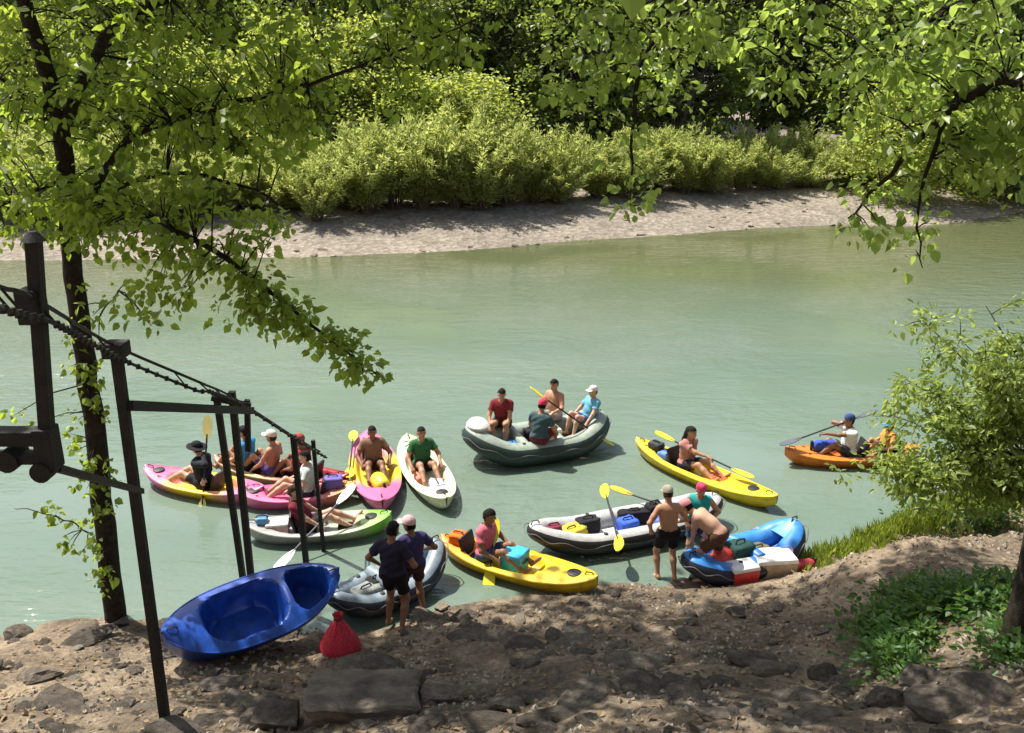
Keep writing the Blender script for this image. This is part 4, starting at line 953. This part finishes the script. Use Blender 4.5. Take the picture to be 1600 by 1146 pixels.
mYEL = twotone('yellow_plastic', [(0, (.74, .52, .02)), (1, (.74, .55, .02))]); mYO = twotone('yellow_orange_plastic', [(0, ORG), (.18, (.76, .32, .02)), (.36, (.72, .48, .02)), (1, (.72, .52, .03))])
mORG = twotone('orange_plastic', [(0, (.72, .20, .03)), (1, (.74, .22, .03))]); mOR2 = mORG
def seat_at(on, u, dz=.155, v=0): return on(u, v, dz)
def fwd(p, rz, x, y=0, z=0): return p + Vector((x * math.cos(rz) - y * math.sin(rz), x * math.sin(rz) + y * math.cos(rz), z))
def hold(a, b, c, gap=.32):
    d = (b - a).normalized(); return [c + d * gap, c - d * gap]
solo = ((-.45, .55, .66, .17),)
KF = [(.76, .15, -.14), (.76, -.15, -.14)]

# pink kayak by the rail
t, on, rz = kayak('pink and yellow kayak floating behind the rail posts, paddler in black hat', at(412, 772, .2), at(228, 738, .2), mPY, .80, wells=((-.55, .5, .66, .17),), seats=(-.12,), hatch=(.76,))
s_ = seat_at(on, -.02); pa = at(316, 795, -.05); pc = s_ + Vector((.12, -.22, .34))
pd = (pc - pa).normalized(); paddle('yellow paddle dipped beside the pink kayak by the rail posts', pc - pd, pc + pd, 2.0, (.70, .62, .25))
person('paddler in black top and dark hat in pink kayak by the rail', s_, rz, hands=[pc + pd * .30, pc - pd * .22], feet=KF, shirt=(.02, .022, .03), shorts=(.03, .03, .035), skin=1, cap=(.012, .012, .014), brim='wide', lean=4, sleeves='long')
# maroon kayak with three people
t, on, rz = kayak('maroon and cream kayak carrying three people behind the rail', at(545, 752, .2), at(336, 722, .2), mRED, .78, wells=((-.75, .7, .66, .16),), seats=(-.42, .0, .42), hatch=())
person('person in bright blue shirt and black cap in maroon kayak', seat_at(on, .50), rz, feet=[(.6, .14, -.14), (.6, -.14, -.14)], shirt=(.05, .26, .55), skin=0, cap=(.015, .015, .02), lean=-4, hands=[(.35, .2, .05), (.35, -.2, .05)])
person('shirtless sunburnt person in white visor cap and purple shorts in maroon kayak', seat_at(on, .12), rz, feet=[(.6, .14, -.14), (.6, -.14, -.14)], skin=0, shorts=(.12, .08, .35), cap=(.65, .6, .5), lean=-8, hands=[(.3, .25, .0), (.25, -.25, .05)], hair=1)
person('person in red shirt seated at the stern of maroon kayak', seat_at(on, -.36), rz, feet=[(.6, .14, -.14), (.6, -.14, -.14)], shirt=(.30, .03, .03), skin=2, shorts=(.10, .02, .03), lean=2, hands=[(.35, .2, .05), (.35, -.2, .05)], cap=(.3, .08, .07))
# pink to orange kayak
t, on, rz = kayak('pink kayak fading to orange, with purple bag, between maroon and lime kayaks', at(556, 764, .2), at(372, 776, .2), twotone('orange_pink_plastic', [(0, (.76, .34, .03)), (.2, (.76, .42, .06)), (.40, (.62, .14, .25)), (.7, PINK), (.9, (.66, .34, .42)), (1, (.70, .5, .55))]), .76, wells=((-.5, .5, .66, .17),), seats=(-.25,), hatch=(.74,))
person('person in pale grey shirt with dark hair in pink and orange kayak', seat_at(on, -.16), rz, feet=[(.72, .14, -.14), (.72, -.14, -.14)], shirt=(.45, .5, .46), skin=1, lean=-5, hands=[(.33, .28, .1), (.33, -.28, .1)])
soft_bag('purple bag on the deck of the pink and orange kayak', on(-.62, 0, -.01), rz, cloth((.16, .13, .42)), (.36, .26, .22))
# white / lime kayak
t, on, rz = kayak('grey kayak with lime green bow, reclining paddler and gear', at(383, 828, .2), at(612, 812, .2), mLIME, .84, wells=((-.62, .5, .68, .17),), seats=(-.18,), hatch=(.72,))
person('person in maroon top reclining in the grey and lime kayak', seat_at(on, -.16), rz, feet=[(.78, .14, -.12), (.74, -.16, -.12)], shirt=(.16, .02, .035), shorts=(.03, .03, .03), skin=1, lean=-24, hands=[(.25, .3, .0), (.3, -.28, .0)], head=(0, 12), hair=1)
cooler('pale pink soft cooler at the stern of the grey and lime kayak', on(-.56, 0, .0), rz, cloth((.55, .36, .36)), cloth((.62, .6, .58)), (.36, .3, .22))
soft_bag('small light blue bag at the stern tip of grey and lime kayak', on(-.76, 0, -.01), rz, cloth((.15, .32, .55)), (.2, .18, .14))
soft_bag('black bag at the feet of the reclining paddler', on(.36, -.3, .0), rz, cloth((.02, .02, .022)), (.26, .2, .16))
a = on(.0, -1, .16); paddle('white paddle leaning over the side of grey and lime kayak', a + Vector((-.5, -.75, -.32)), a + Vector((.5, .65, .42)), 2.0, (.62, .62, .6), shaft=GREY)
# pink-yellow kayak pointing at the bank
t, on, rz = kayak('yellow kayak with pink ends pointing at the bank, yellow bag on bow', at(575, 682, .2), at(598, 792, .22), mPY, .92, wells=((-.5, .52, .66, .17),), seats=(-.2,), hatch=())
person('person in brown shirt seated in yellow kayak with pink ends', seat_at(on, -.12), rz, feet=KF, shirt=(.22, .13, .09), shorts=(.02, .02, .03), skin=2, lean=-3, hands=[(.34, .3, .08), (.34, -.26, .08)])
dry_bag('yellow dry bag lying on the bow of pink-ended kayak', on(.46, .12, .0), rz + .2, plastic('yellow_vinyl', (.75, .6, .04)), .15, .5)
a, b = on(-.75, -1.12, .12), on(.15, -1.05, .10); paddle('yellow paddle lying along the side of pink-ended kayak', a, b, 2.1)
# cream kayak
t, on, rz = kayak('cream and pale green kayak pointing at the bank, paddler in green', at(636, 688, .2), at(698, 788, .22), mCREAM, .84, wells=((-.5, .52, .66, .17),), seats=(-.2,), hatch=(.8,))
s_ = seat_at(on, -.14); person('person in dark green shirt with black hair in the cream kayak', s_, rz, feet=KF, shirt=(.035, .13, .05), shorts=(.02, .02, .025), skin=0, lean=-3, hands=[(.36, .3, .06), (.36, -.3, .06)])
soft_bag('salmon pink towel bundle in the cream kayak beside the paddler', on(.12, -.35, .0), rz, cloth((.6, .22, .17)), (.34, .2, .14))
soft_bag('white and blue bag near the bow of the cream kayak', on(.48, .1, .0), rz, cloth((.45, .48, .66)), (.32, .28, .18))
# dark green raft with four people
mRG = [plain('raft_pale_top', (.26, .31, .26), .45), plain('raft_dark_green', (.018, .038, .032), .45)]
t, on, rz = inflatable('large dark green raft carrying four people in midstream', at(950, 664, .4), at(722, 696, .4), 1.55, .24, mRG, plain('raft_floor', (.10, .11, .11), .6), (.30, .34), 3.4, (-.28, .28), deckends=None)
m = MB(); 
bow = on(.93, 0, .18); m.lathe([(.05, 0), (.20, .02), (.23, .10), (.17, .18), (.04, .2)], 14, (0, 0, 0), 1, 1.25); o = m.build('stuff_sack', cloth((.62, .60, .60)));
tag(o, 'white stuff sack strapped on the bow of the dark green raft', 'bag'); o.location = bow + Vector((0, 0, .10)); o.rotation_euler = (0, 0, rz)
IN = rz + math.pi / 2
person('person in dark red top sitting on far tube of the green raft', on(.42, -1, .10), IN - .5, feet=[(.42, .14, -.40), (.46, -.14, -.40)], shirt=(.20, .025, .03), shorts=(.05, .04, .045), skin=0, lean=6, hands=[(.42, .16, -.02), (.40, -.2, .0)], head=(15, 8), h=.0165)
person('person in pink bandana and dark top on near tube of green raft', on(.12, 1, .10), IN + math.pi - .9, feet=[(.46, .14, -.40), (.42, -.12, -.40)], shirt=(.05, .09, .10), shorts=(.14, .02, .03), skin=0, lean=8, hands=[(.40, .2, .05), (.38, -.2, .0)], cap=(.65, .05, .10), brim=None, head=(0, 10))
oa, ob = at(968, 704, .05), at(843, 617, 1.35)
mid = oa.lerp(ob, .6)
person('shirtless person with dark beard sitting high at the back of green raft', on(-.42, -1, .12), IN - 1.0, feet=[(.46, .16, -.40), (.44, -.14, -.40)], skin=0, shorts=(.40, .40, .38), lean=-4, hands=[(.40, .22, .14), (.38, -.12, .05)], h=.0165)
dd = (ob - oa).normalized(); paddle('yellow paddle with raised blade held across the green raft', mid - dd, mid + dd, (ob - oa).length + .1)
person('person in sky blue shirt and white cap at stern of green raft', on(-.82, .1, .30), rz + .2, feet=[(.5, .14, -.32), (.5, -.14, -.32)], shirt=(.14, .38, .52), shorts=(.04, .12, .30), skin=1, lean=-16, hands=[(.3, .3, -.02), (.28, -.28, .0)], cap=(.7, .66, .62), size=.92)
cooler('white cooler amidships in the dark green raft', on(-.18, -.1, .0), rz, plain('cooler_white', (.65, .65, .62), .4), plain('cooler_lid', (.70, .70, .68), .4), (.5, .34, .34))
dry_bag('navy dry bag beside the white cooler in the green raft', on(-.02, .2, .02), rz + .5, cloth((.02, .025, .08)), .13, .45)
soft_bag('black pack on the floor of green raft behind the red-topped person', on(.02, -.35, .0), rz, cloth((.02, .02, .022)), (.40, .3, .34))
soft_bag('bright blue bag at the bow of green raft', on(.5, .35, .02), rz, cloth((.05, .18, .5)), (.34, .24, .22))
# yellow kayak
t, on, rz = kayak('long bright yellow kayak with paddler and dark bags, beyond grey raft', at(994, 694, .2), at(1214, 786, .2), mYEL, .74, wells=((-.62, .30, .62, .16),), seats=(-.28,), hatch=(.7,))
s_ = seat_at(on, -.22); a, b = at(1046, 686, .80), at(1160, 740, .55); mid = a.lerp(b, .5); pd = (b - a).normalized()
mid = s_ + Vector((math.cos(rz) * .38, math.sin(rz) * .38, .30)); paddle('yellow paddle held level in the long yellow kayak', mid - pd, mid + pd, 2.2)
person('dark-haired person in dusty rose shirt paddling the long yellow kayak', s_, rz, hands=[mid - pd * .30, mid + pd * .30], feet=[(.78, .14, -.14), (.78, -.14, -.14)], shirt=(.40, .18, .16), shorts=(.03, .03, .05), skin=0, lean=4, long_hair=True)
soft_bag('blue bag behind the seat of the long yellow kayak', on(-.52, 0, .0), rz, cloth((.14, .25, .60)), (.30, .28, .22)); soft_bag('charcoal bag at the stern of the long yellow kayak', on(-.68, 0, .0), rz, cloth((.05, .055, .06)), (.30, .24, .15))
soft_bag('orange red bag before the feet of the yellow kayak paddler', on(.24, -.1, .0), rz, cloth((.55, .10, .03)), (.46, .26, .16))
# orange kayak
t, on, rz = kayak('orange kayak carrying paddler and child, partly behind overhanging willow', at(1436, 706, .2), at(1226, 710, .2), mORG, .80, wells=((-.6, .30, .64, .16),), seats=(.0, -.5), hatch=())
s_ = seat_at(on, .06); a, b = at(1238, 660, .75), at(1348, 620, 1.25); pd = (b - a).normalized(); mid = s_ + Vector((math.cos(rz) * .46, math.sin(rz) * .3, .50))
paddle('dark grey paddle raised by the white-shirted paddler in orange kayak', mid - pd, mid + pd, 2.1, (.07, .09, .10), shaft=BLACK)
person('person in white shirt and dark blue cap paddling the orange kayak', s_, rz, hands=[mid - pd * .32, mid + pd * .28], feet=[(.72, .14, -.14), (.72, -.14, -.14)], shirt=(.72, .70, .70), shorts=(.05, .06, .07), skin=2, cap=(.04, .07, .2), brim=None, lean=2)
person('child in blue cap and orange life jacket behind the white-shirted paddler', seat_at(on, -.50, .13), rz, feet=[(.6, .14, -.16), (.6, -.14, -.16)], shirt=(.65, .30, .10), shorts=(.03, .08, .20), vest=(.70, .26, .05), skin=0, cap=(.05, .30, .68), size=.82, lean=-5)
dry_bag('royal blue dry bag strapped on the bow of orange kayak', on(.45, 0, -.01), rz, cloth((.05, .09, .45)), .12, .5)
# yellow-orange kayak at the bank
t, on, rz = kayak('yellow and orange kayak nosed onto the bank, person in pink shirt', at(690, 848, .2), at(934, 912, .22), mYO, .80, wells=((-.62, .34, .66, .17),), seats=(-.5,), hatch=(.72,))
s_ = seat_at(on, -.40); person('person in pink shirt with black hair seated in yellow and orange kayak', s_, rz, feet=[(.74, .15, -.14), (.74, -.15, -.14)], shirt=(.55, .13, .18), shorts=(.05, .10, .26), skin=2, lean=2, hands=[(.35, .24, .05), (.34, -.24, .02)], head=(10, 8))
cooler('bright turquoise cooler in front of the pink-shirted person', on(-.02, 0, .0), rz, plain('turquoise', (.02, .30, .52), .45), plain('turquoise_lid', (.04, .38, .60), .45), (.34, .34, .32))
soft_bag('orange bag on the stern of the yellow and orange kayak', on(-.76, 0, -.01), rz, cloth((.75, .16, .02)), (.28, .26, .18))
a, b = at(772, 826, .62), at(764, 910, .02); paddle('yellow paddle crossing the yellow and orange kayak into the water', a.lerp(b, .5) - (b - a).normalized(), a.lerp(b, .5) + (b - a).normalized(), (b - a).length + .35)
# grey inflatable, loaded, nobody aboard
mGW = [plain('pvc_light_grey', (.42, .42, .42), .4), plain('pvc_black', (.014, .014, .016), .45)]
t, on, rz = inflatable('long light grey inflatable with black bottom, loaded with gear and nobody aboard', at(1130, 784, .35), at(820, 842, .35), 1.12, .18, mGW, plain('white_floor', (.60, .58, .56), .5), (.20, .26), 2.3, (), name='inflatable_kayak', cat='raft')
for lab, u, v, c_, sz in [('mustard yellow bag at the bow of the grey inflatable', .62, .0, (.50, .40, .05), (.52, .34, .2)), ('black pack near the bow of the grey inflatable beside mustard bag', .40, -.45, (.02, .02, .025), (.42, .26, .28)),
                          ('royal blue bag in the middle of the grey inflatable', .02, .12, (.05, .12, .55), (.34, .30, .24)), ('long black bag along far side of grey inflatable', -.12, -.45, (.015, .015, .018), (.62, .22, .26)),
                          ('black seat bag between cream and blue bags in grey inflatable', -.34, -.4, (.015, .015, .018), (.32, .24, .34)), ('slate blue bag beside the cream bag in grey inflatable', -.34, .2, (.14, .20, .48), (.34, .28, .2)),
                          ('cream canvas bag toward the stern of grey inflatable', -.56, .0, (.60, .56, .42), (.40, .36, .26)), ('small teal bag at the stern of grey inflatable', -.66, -.4, (.03, .36, .45), (.24, .2, .22)), ('dark red bag tucked at the bow tip of grey inflatable', .80, -.1, (.20, .03, .06), (.26, .2, .22))]:
    soft_bag(lab, on(u, v, .0), rz + random.uniform(-.3, .3), cloth(c_), sz)
a, b = at(945, 766, .52), at(968, 852, .46); paddle('yellow paddle lying across the middle of the grey inflatable', a, b, (b - a).length + .35, roll=R(40))
a, b = at(972, 768, .50), at(1066, 800, .48); paddle('dull yellow paddle lying lengthwise on the grey inflatable', a, b, (b - a).length + .5, (.50, .36, .03))
m = MB(); m.tube([(0, 0, -.2), (.02, 0, .35), (.0, 0, .75)], .018, 6)
# blue inflatable kayak at the bank
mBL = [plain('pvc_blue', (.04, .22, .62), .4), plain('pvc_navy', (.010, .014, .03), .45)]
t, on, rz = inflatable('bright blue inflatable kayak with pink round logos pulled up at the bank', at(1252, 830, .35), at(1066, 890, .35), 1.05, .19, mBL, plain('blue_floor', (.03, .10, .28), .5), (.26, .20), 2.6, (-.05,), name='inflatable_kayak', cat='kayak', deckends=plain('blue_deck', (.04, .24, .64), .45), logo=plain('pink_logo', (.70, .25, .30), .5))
dry_bag('red dry bag in the bow of the blue inflatable kayak', on(.50, .1, .02), rz + .3, plastic('red_vinyl', (.60, .05, .03)), .15, .46)
soft_bag('dark green pack amidships in the blue inflatable kayak', on(.12, .1, .0), rz, cloth((.02, .06, .055)), (.44, .34, .38)); soft_bag('olive bag beside the dark green pack in blue inflatable', on(-.22, .2, .0), rz, cloth((.13, .12, .06)), (.40, .3, .22))
# grey-white inflatable behind the standing man
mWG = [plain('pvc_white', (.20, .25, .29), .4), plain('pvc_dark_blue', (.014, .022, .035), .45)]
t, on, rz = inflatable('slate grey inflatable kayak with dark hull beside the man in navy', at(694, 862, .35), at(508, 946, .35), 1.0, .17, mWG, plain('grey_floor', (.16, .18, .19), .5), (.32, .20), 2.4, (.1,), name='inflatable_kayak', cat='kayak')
soft_bag('blue pack in the raised end of the slate grey inflatable', on(-.5, .0, .0), rz, cloth((.06, .12, .35)), (.34, .28, .24)); soft_bag('grey bag in the slate inflatable near the red mesh bag', on(.45, .1, .0), rz, cloth((.22, .24, .23)), (.46, .32, .22))
soft_bag('black bag in the middle of the slate grey inflatable', on(.15, -.2, .0), rz, cloth((.02, .022, .022)), (.36, .26, .24))

# ------------------------------------------------------------------ people on the bank and in the shallows
def ground(px, py, z=0.1):
    p = at(px, py, z)
    for _ in range(6): p = at(px, py, max(-.12, bank_h(p.x, p.y)))
    return p
def stand(label, px, py, heading, size=1.0, feetx=((.05, .13), (-.06, -.13)), lean=0, hipz=.90, **k):
    g = ground(px, py); P0 = g + Vector((0, 0, hipz * size))
    return person(label, P0, heading, feet=[(feetx[0][0], feetx[0][1], -hipz + .005), (feetx[1][0], feetx[1][1], -hipz + .005)], lean=lean, size=size, **k)
stand('man in navy shirt and black shorts standing on the bank, back turned', 618, 982, R(72), .99, shirt=(.025, .022, .045), shorts=(.012, .012, .014), skin=2, hands=[(.16, .34, -.02), (.22, -.26, .02)], head=(-8, 10), h=.014, grip=False)
stand('person in dark purple top and pink-white cap standing behind the man in navy', 648, 962, R(120), .95, shirt=(.05, .04, .12), shorts=(.06, .02, .025), skin=2, hands=[(.25, .25, .0), (.2, -.3, .05)], cap=(.68, .42, .44), brim='front', head=(30, 5), h=.014, grip=False)
stand('shirtless tanned man in black shorts standing in the shallows by the blue inflatable', 1040, 906, R(100), .93, shirt=None, shorts=(.012, .012, .014), skin=0, hands=[(.12, .28, -.05), (.25, -.25, .0)], hair=1, head=(0, 20), lean=8, grip=False, cap=(.42, .38, .3), brim='front')
stand('person in teal top and pink bandana standing beyond the blue inflatable', 1086, 882, R(-100), .90, shirt=(.02, .32, .32), shorts=(.02, .05, .12), skin=0, cap=(.62, .06, .14), brim=None, sleeves='none', hands=[(.22, .22, .05), (.25, -.22, .0)], head=(10, 12), lean=6)
g = ground(1112, 908)
stand('shirtless person in brown shorts bending over the bow of the blue inflatable', 1118, 908, R(150), .98, feetx=((.16, .14), (-.22, -.13)), lean=48, bow=14, hipz=.82, skin=1, shorts=(.10, .05, .03), hands=[g + Vector((-.30, .25, .52)), g + Vector((-.02, .52, .5))], cap=(.60, .25, .28), brim='front', head=(0, 40))

# ------------------------------------------------------------------ gear on the bank
p = ground(1158, 908); cooler('small red cooler with white lid on the bank by the blue inflatable', (p.x, p.y, bank_h(p.x, p.y) + .0), .3, plain('cooler_red', (.55, .03, .03), .4), plain('cooler_white_lid', (.68, .66, .64), .4), (.42, .30, .30))
p = ground(1207, 900); cooler('large white cooler with tan base on the bank beside red cooler', (p.x, p.y + .05, bank_h(p.x, p.y) + .0), .12, plain('cooler_tan', (.42, .32, .22), .5), plain('cooler_bright_lid', (.76, .75, .74), .35), (.62, .40, .36))
p = ground(1255, 893); dry_bag('dark red dry bag on the bank beside the large white cooler', (p.x, p.y, bank_h(p.x, p.y)), .2, cloth((.38, .04, .06)), .11, .42)
p = ground(532, 1020); rb = thing('mesh_bag', 'red mesh drawstring bag standing on the bank beside the blue two-cockpit kayak', 'bag', (p.x, p.y, bank_h(p.x, p.y)))
m = MB(); vs = []; prof = [(.05, .0), (.24, .01), (.27, .07), (.25, .16), (.18, .30), (.11, .42), (.06, .50), (.045, .54), (.07, .60)]
for r_, z_ in prof:
    for k in range(24): a_ = 2 * math.pi * k / 24; q = r_ * (1 + .12 * math.sin(k * 3.1) * (z_ + .2) + .05 * math.sin(k * 1.7)); vs.append((q * math.cos(a_), q * math.sin(a_) * .8, z_ + .015 * math.sin(k * 2.3)))
m.add(vs, [(i * 24 + k, i * 24 + (k + 1) % 24, i * 24 + 24 + (k + 1) % 24, i * 24 + 24 + k) for i in range(len(prof) - 1) for k in range(24)]); m.build('net', plain('red_mesh', (.50, .04, .06), .8, .2, .4, 60), rb)
MB().tube([(.05 * math.cos(a_), .045 * math.sin(a_), .525) for a_ in np.linspace(0, 6.28, 12, endpoint=False)], .012, 6, closed=True).build('drawstring', BLACK, rb)

# dark blue kayak lying on the bank
mDB = plain('dark_blue_plastic', (.010, .055, .30), .36, .5, .4, 5)
p0 = at(246, 975, .95); p1 = at(520, 905, .75)
t, on, rz = kayak('blue two-cockpit kayak lying tilted on the bank by the rail post', p1, p0, mDB, 1.0, .56, wells=((-.82, -.46, .70, .46), (-.28, .52, .70, .48)), seats=(), hatch=(), blunt=2.6, sheer=.30, crown=.11)
t.rotation_euler = (R(-24), R(2), rz); t.location = ((p0.x + p1.x) / 2, (p0.y + p1.y) / 2, 0)
bpy.context.view_layer.update()
hull = [c for c in t.children if c.name.startswith('hull')][0]; gap = min((hull.matrix_world @ v.co).z - bank_h(*(hull.matrix_world @ v.co)[:2]) for v in hull.data.vertices)
t.location.z -= gap + .07
L_ = math.hypot((p1 - p0).x, (p1 - p0).y)
mark = plain('yellow_decal', (.70, .48, .08), .5)
hb = [v.co for v in hull.data.vertices]
for k, (u, dv) in enumerate([(-.66, 0), (-.60, .01), (-.54, .02), (-.48, .03)]):   # short yellow strokes of the worn side lettering
    m = MB(); W_, H_ = 1.0, .56
    def side(u, v): 
        w = W_ / 2 * max(0, 1 - abs(u) ** 2.6) ** .72 + .015; zs = H_ * (1 + .30 * abs(u) ** 3); zk = .92 * H_ * abs(u) ** 6
        return Vector((u * L_ / 2, (w * v) + .014, zk + (zs - zk) * abs(v) ** 2.8))
    q = [side(u + du, v) for du, v in ((0, .955), (.045, .955), (.055, .985), (.01, .985))]
    m.add(q, [(0, 1, 2, 3)]); m.build('side_lettering', mark, t)
